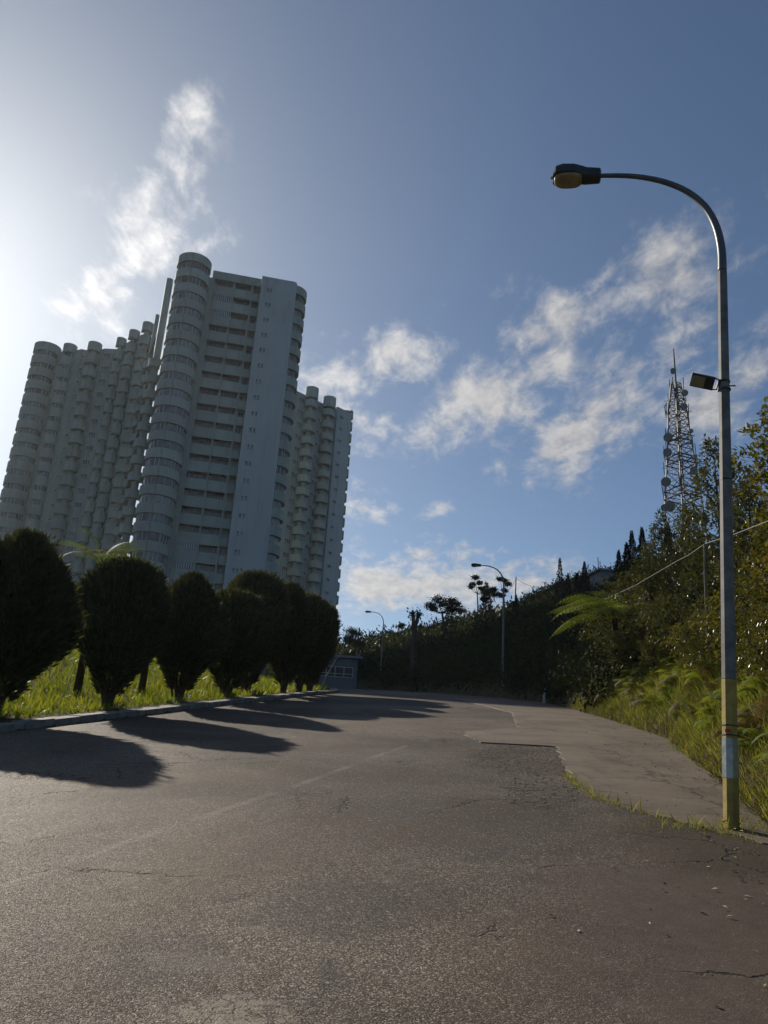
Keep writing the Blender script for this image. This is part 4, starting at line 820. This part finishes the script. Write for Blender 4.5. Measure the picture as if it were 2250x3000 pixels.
for i, (k_, px, py, d_, wd, lab) in enumerate([('shrub', 1905, 1735, 29, 1.25, 'dark glossy shrub next to the bright tree fern'), ('shrub', 1985, 1745, 26, 1.2, 'glossy shrub left of the thin cable pole'), ('shrub_warm', 2055, 1800, 23, 1.1, 'small shrub at the foot of the thin cable pole'),
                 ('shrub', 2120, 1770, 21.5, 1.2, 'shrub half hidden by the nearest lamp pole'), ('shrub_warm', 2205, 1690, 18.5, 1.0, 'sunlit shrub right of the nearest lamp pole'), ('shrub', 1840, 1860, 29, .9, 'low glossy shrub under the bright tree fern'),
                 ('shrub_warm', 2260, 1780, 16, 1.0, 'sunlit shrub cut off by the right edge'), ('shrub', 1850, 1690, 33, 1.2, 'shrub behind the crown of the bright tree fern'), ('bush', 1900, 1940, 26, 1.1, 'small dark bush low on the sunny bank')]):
    tree_px(k_, px, py, d_, wd, lab, name='shrub', cat_='shrub', group=SH)
# ferns over the bank
fern_lab = 'fern clump spreading over the sunny bank'; n_f = 0
for k_ in range(600):
    u = random.uniform(9.5, 32); dd_ = 0.7+4.8*random.random()**1.1; v = float(redge(u))+dd_; x, y = xy_of(u, v)
    if math.degrees(math.atan2(x, y)) > 33: continue
    if n_f >= 260: break
    dry = random.random() < (0.55 if dd_ < 1.5 and u > 18 else 0.12); s = random.uniform(0.35, 0.72)*(1+max(0, u-18)*0.02)
    o = obj('fern_clump', FC[3] if dry else FC[random.randrange(3)], None, (x, y, gz(x, y)-0.03), (random.uniform(-.15, .15), random.uniform(-.35, -.05), random.uniform(0, 6.3)), (s, s, s)); n_f += 1
    zone = 'near the lamp pole' if u < 15 else ('midway along the bank' if u < 24 else 'towards the bend'); hgt = 'low' if dd_ < 1.8 else ('halfway up' if dd_ < 3.5 else 'high up'); sz = 'large' if s > 0.62 else ('medium' if s > 0.48 else 'small'); kd = 'dry brown' if dry else 'green'
    tag(o, '%s %s fern clump %s on the bank, %s' % (sz, kd, hgt, zone), 'fern', '%s %s ferns %s on the bank %s' % (sz, kd, hgt, zone))

# --- grass: sunny lawn behind the cypresses, rough grass on the right bank
BL_V = np.array([(-0.5, 0, 0), (0.5, 0, 0), (-0.38, 0.5, 0.06), (0.38, 0.5, 0.06), (0, 1.0, 0.28)]); BL_F = [(0, 1, 3), (0, 3, 2), (2, 3, 4)]
def grass(name, xs, ys, h, wd, mat, lean, label):
    n = len(xs); z = terrain(xs, ys); d = np.stack([RNG.normal(0, lean, n), RNG.normal(0, lean, n), np.ones(n)], 1); Rm = frames(d, RNG.uniform(0, 6.3, n), np.ones(n))
    sc = np.stack([wd, h, h], 1); Rm = Rm*sc[:, None, :]
    v, f = replicate(BL_V, BL_F, Rm, np.stack([xs, ys, z-0.02], 1)); o = obj(name, np_mesh(name, v, f, mat)); tag(o, label, 'grass', kind='stuff'); return o
n = 62000; u = 13+60*RNG.uniform(0, 1, n)**1.5; v = ledge(u)-0.75-24*RNG.uniform(0, 1, n)**1.2; x, y = xy_of(u, v); tall_ = RNG.uniform(0.14, 0.55, n)*(0.65+0.35*sstep(0.8, 5, ledge(u)-v))
grass('lawn_grass', x, y, tall_, RNG.uniform(.012, .03, n)*(1+u/30), 'grass_lit', 0.45, 'bright sunlit grass behind the clipped cypresses')
n = 90000; u = 5.5+28*RNG.uniform(0, 1, n)**1.2; dd = np.abs(RNG.normal(0, 1, n))*2.6+0.12; v = redge(u)+dd; x, y = xy_of(u, v); pt = 0.5+0.5*vnoise(x*2.2, y*2.2)
keep = RNG.uniform(0, 1, n) < 0.45+0.55*pt; x, y, u, dd, pt = x[keep], y[keep], u[keep], dd[keep], pt[keep]; n = len(x)
grass('bank_grass', x, y, RNG.uniform(0.12, 0.50, n)*(0.5+0.5*sstep(0.1, 1.2, dd))*(0.7+0.6*pt), RNG.uniform(.006, .016, n)*(1+u/40)*0.8, 'grass_bank', 0.6, 'rough yellow-green grass on the right bank')
n = 15000; u = 8.9+22*RNG.uniform(0, 1, n)**1.1; dd = 0.18+np.abs(RNG.normal(0, 0.45, n)); x, y = xy_of(u, redge(u)+dd)
grass('dry_verge', x, y, RNG.uniform(0.05, 0.22, n), RNG.uniform(.005, .013, n)*(1+u/40), 'dry_fern', 0.9, 'dry brown stalks and litter along the edge of the concrete')
# weeds along the broken concrete edge and at the foot of the lamp
wx, wy, wh = [], [], []
for k_ in range(1500):
    u = random.uniform(8.7, 13.0)**1.0; v = float(apron_left(u))+random.gauss(0, 0.05)-0.03; x, y = xy_of(u, v); wx.append(x); wy.append(y); wh.append(random.uniform(0.025, 0.09)+(0.12 if random.random() < 0.05 else 0))
for k_ in range(1100):
    a = random.uniform(0, 6.3); r = abs(random.gauss(0.15, 0.32)); wx.append(b1[0]+r*math.cos(a)*1.5); wy.append(b1[1]+r*math.sin(a)*0.7); wh.append(random.uniform(0.02, 0.09)+(0.12 if random.random() < 0.06 else 0))
wx, wy, wh = map(np.array, (wx, wy, wh)); o = grass('roadside_weeds', wx, wy, wh, 0.003+wh*0.045, 'grass_bank', 0.55, 'weeds in the crack beside the concrete and round the lamp foot')
wz = np.array([road_z(a, b) for a, b in zip(wx, wy)])-terrain(wx, wy); co = np.empty(len(o.data.vertices)*3, np.float32); o.data.vertices.foreach_get('co', co); co = co.reshape(-1, 5, 3); co[:, :, 2] += np.maximum(wz, 0)[:, None]; o.data.vertices.foreach_set('co', co.ravel()); o.data.update()
# leaf litter and chips on the margin
n = 420; u = RNG.uniform(4.3, 24, n); v = redge(u)+0.1-np.abs(RNG.normal(0, 0.55, n)); x, y = xy_of(u, v); ex = (v > apron_left(u))*(u > 8.7)*0.036; z = np.array([road_z(a, b) for a, b in zip(x, y)])+0.008+ex
lv_, lf_ = replicate(LEAF_V, LEAF_F, frames(np.stack([RNG.normal(size=n), RNG.normal(size=n), RNG.normal(0, .25, n)], 1), RNG.uniform(-.5, .5, n), RNG.uniform(.015, .055, n)), np.stack([x, y, z], 1))
o = obj('leaf_litter', np_mesh('leaf_litter', lv_, lf_, 'dry_leaf')); tag(o, 'dry leaves and chips strewn along the road margin', 'leaf litter', kind='stuff')

# --- thicket on the shaded slope and woods beyond
def clump(nl, seed):
    rg = np.random.default_rng(seed); p = rg.normal(0, 1, (nl, 3)); p /= np.linalg.norm(p, axis=1, keepdims=True); p *= rg.uniform(0.45, 1.1, (nl, 1)); p[:, 2] = p[:, 2]*0.75+0.35
    d = p*0.8+rdirs(nl, 0.2); return replicate(LEAF_V, LEAF_F, frames(d, rg.uniform(0, 6.3, nl), rg.uniform(0.12, 0.30, nl)), p)
CL = [clump(84, i) for i in range(4)]
def mass(name, xs, ys, sc, mat, label):
    z = terrain(xs, ys); parts = []; which = RNG.integers(0, 4, len(xs)); a = RNG.uniform(0, 6.3, len(xs))
    R_ = np.zeros((len(xs), 3, 3)); R_[:, 0, 0] = np.cos(a)*sc; R_[:, 0, 1] = -np.sin(a)*sc; R_[:, 1, 0] = np.sin(a)*sc; R_[:, 1, 1] = np.cos(a)*sc; R_[:, 2, 2] = sc*RNG.uniform(0.75, 1.3, len(xs))
    for k_ in range(4):
        m = which == k_; parts.append(replicate(CL[k_][0], CL[k_][1], R_[m], np.stack([xs, ys, z], 1)[m]))
    o = obj(name, np_mesh(name, *cat(parts), mat)); tag(o, label, 'undergrowth', kind='stuff'); return o
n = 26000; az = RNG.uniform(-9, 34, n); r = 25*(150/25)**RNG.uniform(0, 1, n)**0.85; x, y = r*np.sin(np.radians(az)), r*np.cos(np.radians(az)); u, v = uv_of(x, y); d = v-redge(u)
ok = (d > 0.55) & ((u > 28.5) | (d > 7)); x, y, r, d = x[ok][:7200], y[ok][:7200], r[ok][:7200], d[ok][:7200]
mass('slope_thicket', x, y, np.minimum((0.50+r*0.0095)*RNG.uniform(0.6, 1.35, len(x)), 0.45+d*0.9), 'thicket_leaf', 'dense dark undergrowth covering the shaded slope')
n = 9000; az = RNG.uniform(-9, 9, n); r = RNG.uniform(95, 220, n); x, y = r*np.sin(np.radians(az)), r*np.cos(np.radians(az)); u, v = uv_of(x, y); d = v-redge(u)
ok = (v < ledge(u)-4) & (r < 150) & (az > -2.2) | (d > 3); x, y = x[ok][:1500], y[ok][:1500]
mass('far_woods', x, y, RNG.uniform(1.2, 2.9, len(x)), 'far_leaf', 'distant mixed woods beyond the guard house')

# --- skyline trees
def conifer_mesh(seed, H=6.0, n=2600, R0=1.25, gap=0.2):
    rg = np.random.default_rng(seed); lev = rg.uniform(0, 1, n)**0.8; tier = np.clip(np.floor(lev*11)/11*0.4+lev*0.6+rg.normal(0, .03, n), 0, 1); R_ = R0*np.clip(1-tier, 0, 1)**1.05+0.03; a = rg.uniform(0, 6.28, n); q = rg.uniform(0.2, 1, n)**0.6*(0.75+0.35*np.sin(a*3+tier*40+seed)); p = np.stack([R_*q*np.cos(a), R_*q*np.sin(a), H*(0.12+0.86*tier)-0.12*R_*q+0.10], 1)
    dr = np.stack([np.cos(a), np.sin(a), np.full(n, 0.35)], 1)+rg.normal(0, .35, (n, 3)); v, f = replicate(LEAF_V, LEAF_F, frames(dr, rg.uniform(0, 6.3, n), rg.uniform(0.16, 0.34, n)*(1.25-0.7*lev)), p)
    return np_mesh('crown', v, f, 'conifer'), MB().tube([(0, 0, -1.0), (0, 0, H*0.97)], [0.10, 0.02], 6).mesh('trunk', 'bark')
CON = [conifer_mesh(1), conifer_mesh(2, R0=1.0, n=1300), conifer_mesh(3, R0=1.6, n=3400)]
def conifer(px, py, dist, var, wd, label, group='conifers on the skyline'):
    q = at(px, py, dist); g = gz(q[0], q[1]); h = max(4.5, q[2]-g); T = empty('conifer', (q[0], q[1], q[2]-h), random.uniform(0, 6.3)); tag(T, label, 'conifer', group)
    for nm, me in zip(('crown', 'trunk'), CON[var]): obj(nm, me, T, scale=(wd*h/6, wd*h/6, h/6))
for a in [(1640, 1634, 80, 1, .8, 'slender conifer standing alone on the skyline'), (1664, 1680, 78, 0, .8, 'small conifer right of the lone slender one'), (1712, 1645, 76, 0, .9, 'conifer left of the skyline hut'), (1690, 1678, 76, 2, .8, 'low conifer between the lone one and the hut'),
          (1812, 1612, 66, 0, .9, 'small conifer just right of the skyline hut'), (1850, 1556, 60, 0, .8, 'left tall conifer of the dark group below the mast'), (1880, 1545, 58, 2, .7, 'right tall conifer of the dark group below the mast'), (1835, 1590, 62, 2, .8, 'short conifer of the dark group below the mast'),
          (1320, 1752, 95, 1, 1.1, 'small conifer on the dark ridge by the spreading tree'), (1512, 1742, 88, 0, .9, 'small conifer at the foot of the guyed pole'), (1425, 1705, 92, 1, 1.3, 'ragged conifer left of the second street lamp'), (2005, 1505, 110, 2, .9, 'dark conifer in front of the mast legs'), (1955, 1530, 70, 0, .9, 'dark conifer left of the mast foot')]: conifer(*a)
def puff_tree(px, py, bx, by, dist, puffs, label, mat='conifer', r0=0.16):
    b = at(bx, by, dist); g = b[2]; T = empty('spreading_tree', (b[0], b[1], g-1.0)); tag(T, label, 'tree'); tr = MB(); parts = []
    f = at(px, py, dist)-b; fork = f*0.42; tr.tube([(0, 0, -1.0), (0, 0, 1.0), fork+[0, 0, 1.0]], [r0, r0*.9, r0*0.7], 7)
    for qx, qy, rp in puffs:
        q = at(qx, qy, dist+random.uniform(-1.5, 1.5))-b+np.array([0, 0, 1.0]); rm = rp/FPX*dist
        tr.tube([fork+[0, 0, 1.0], (fork+[0, 0, 1.0])*0.45+q*0.55+[0, 0, -0.25], q], [r0*0.55, r0*0.35, r0*0.12], 5); nl = int(260+rp*12)
        p = RNG.normal(0, 1, (nl, 3))*np.array([0.55, 0.55, 0.28])*rm+q; parts.append(replicate(LEAF_V, LEAF_F, frames(rdirs(nl, .2), RNG.uniform(0, 6, nl), RNG.uniform(.14, .30, nl)), p))
    obj('crown', np_mesh('crown', *cat(parts), mat), T); tr.build('trunk', 'bark', T)
puff_tree(1285, 1750, 1302, 1830, 95, [(1262, 1775, 17), (1285, 1758, 22), (1300, 1772, 17), (1325, 1762, 16), (1320, 1785, 10), (1340, 1770, 9), (1270, 1785, 10)], 'spreading flat-crowned tree on the dark ridge')
puff_tree(1345, 1778, 1335, 1830, 97, [(1330, 1785, 18), (1350, 1790, 16)], 'low round-crowned tree beside the spreading one')
puff_tree(1396, 1690, 1400, 1775, 92, [(1393, 1692, 9), (1385, 1712, 8), (1405, 1708, 7), (1380, 1720, 5), (1412, 1725, 9), (1420, 1735, 10)], 'thin sparse tree below the second lamp head', r0=0.09)
puff_tree(1440, 1735, 1437, 1785, 90, [(1430, 1735, 11), (1445, 1728, 10), (1450, 1742, 10), (1420, 1755, 10)], 'ragged small tree just left of the second lamp pole', r0=0.1)
puff_tree(1475, 1697, 1478, 1785, 93, [(1465, 1697, 9), (1480, 1702, 8), (1488, 1712, 7), (1478, 1730, 7), (1470, 1745, 9)], 'thin tree directly behind the second lamp pole', r0=0.09)
puff_tree(1040, 1845, 1042, 1925, 105, [(1030, 1850, 18), (1045, 1858, 18), (1020, 1870, 16), (1040, 1880, 22), (1055, 1890, 16)], 'round dark tree beside the right apartment block', 'far_leaf')
puff_tree(1177, 1830, 1186, 1880, 120, [(1178, 1831, 7), (1172, 1836, 5)], 'tiny-crowned sapling on a thin stem on the far ridge', r0=0.05)
# dead forked trunk
b = at(1214, 1900, 80); t_ = lambda x_, y_: at(x_, y_, 80)-b
DT = empty('dead_tree', b); tag(DT, 'dead forked trunk stub beside the far slope', 'dead tree')
MB().tube([(0, 0, -2.5), t_(1214, 1850), t_(1215, 1832)], [0.34, 0.30, 0.26], 8).build('trunk', 'bark', DT)
for pts in ([(1215, 1834), (1211, 1818), (1208, 1795)], [(1215, 1834), (1222, 1820), (1226, 1794)]): MB().tube([t_(*p) for p in pts], [0.24, 0.2, 0.13], 7).build('branch', 'bark', DT)
lv_, lf_ = replicate(LEAF_V, LEAF_F, frames(rdirs(160, .2), RNG.uniform(0, 6, 160), RNG.uniform(.2, .4, 160)), np.concatenate([t_(1208, 1800)+RNG.normal(0, .2, (80, 3)), t_(1226, 1800)+RNG.normal(0, .2, (80, 3))])); obj('leaf_tuft', np_mesh('leaf_tuft', lv_, lf_, 'conifer'), DT)

# ------------------------------------------------------------------ thin haze box added to stand in for the lens-flare veil over the towers
hm = bpy.data.materials.new('veil_haze'); hm.use_nodes = True; ht = NT(hm.node_tree); ht.n.clear()
hv = ht.new('ShaderNodeVolumePrincipled'); hv.inputs['Color'].default_value = (0.90, 0.96, 1.0, 1); hv.inputs['Density'].default_value = 0.00011; hv.inputs['Anisotropy'].default_value = 0.5
ho = ht.new('ShaderNodeOutputMaterial'); ht.l.new(hv.outputs[0], ho.inputs['Volume']); MATS['veil_haze'] = hm
zlo = float(Z.min())-1.5; top_ = 112.0
haze = MB().box((0, 0, (zlo+top_)/2), (5200, 5200, top_-zlo)).build('haze', 'veil_haze'); tag(haze, 'thin haze box added for the flare veil over the towers', 'haze', kind='stuff')
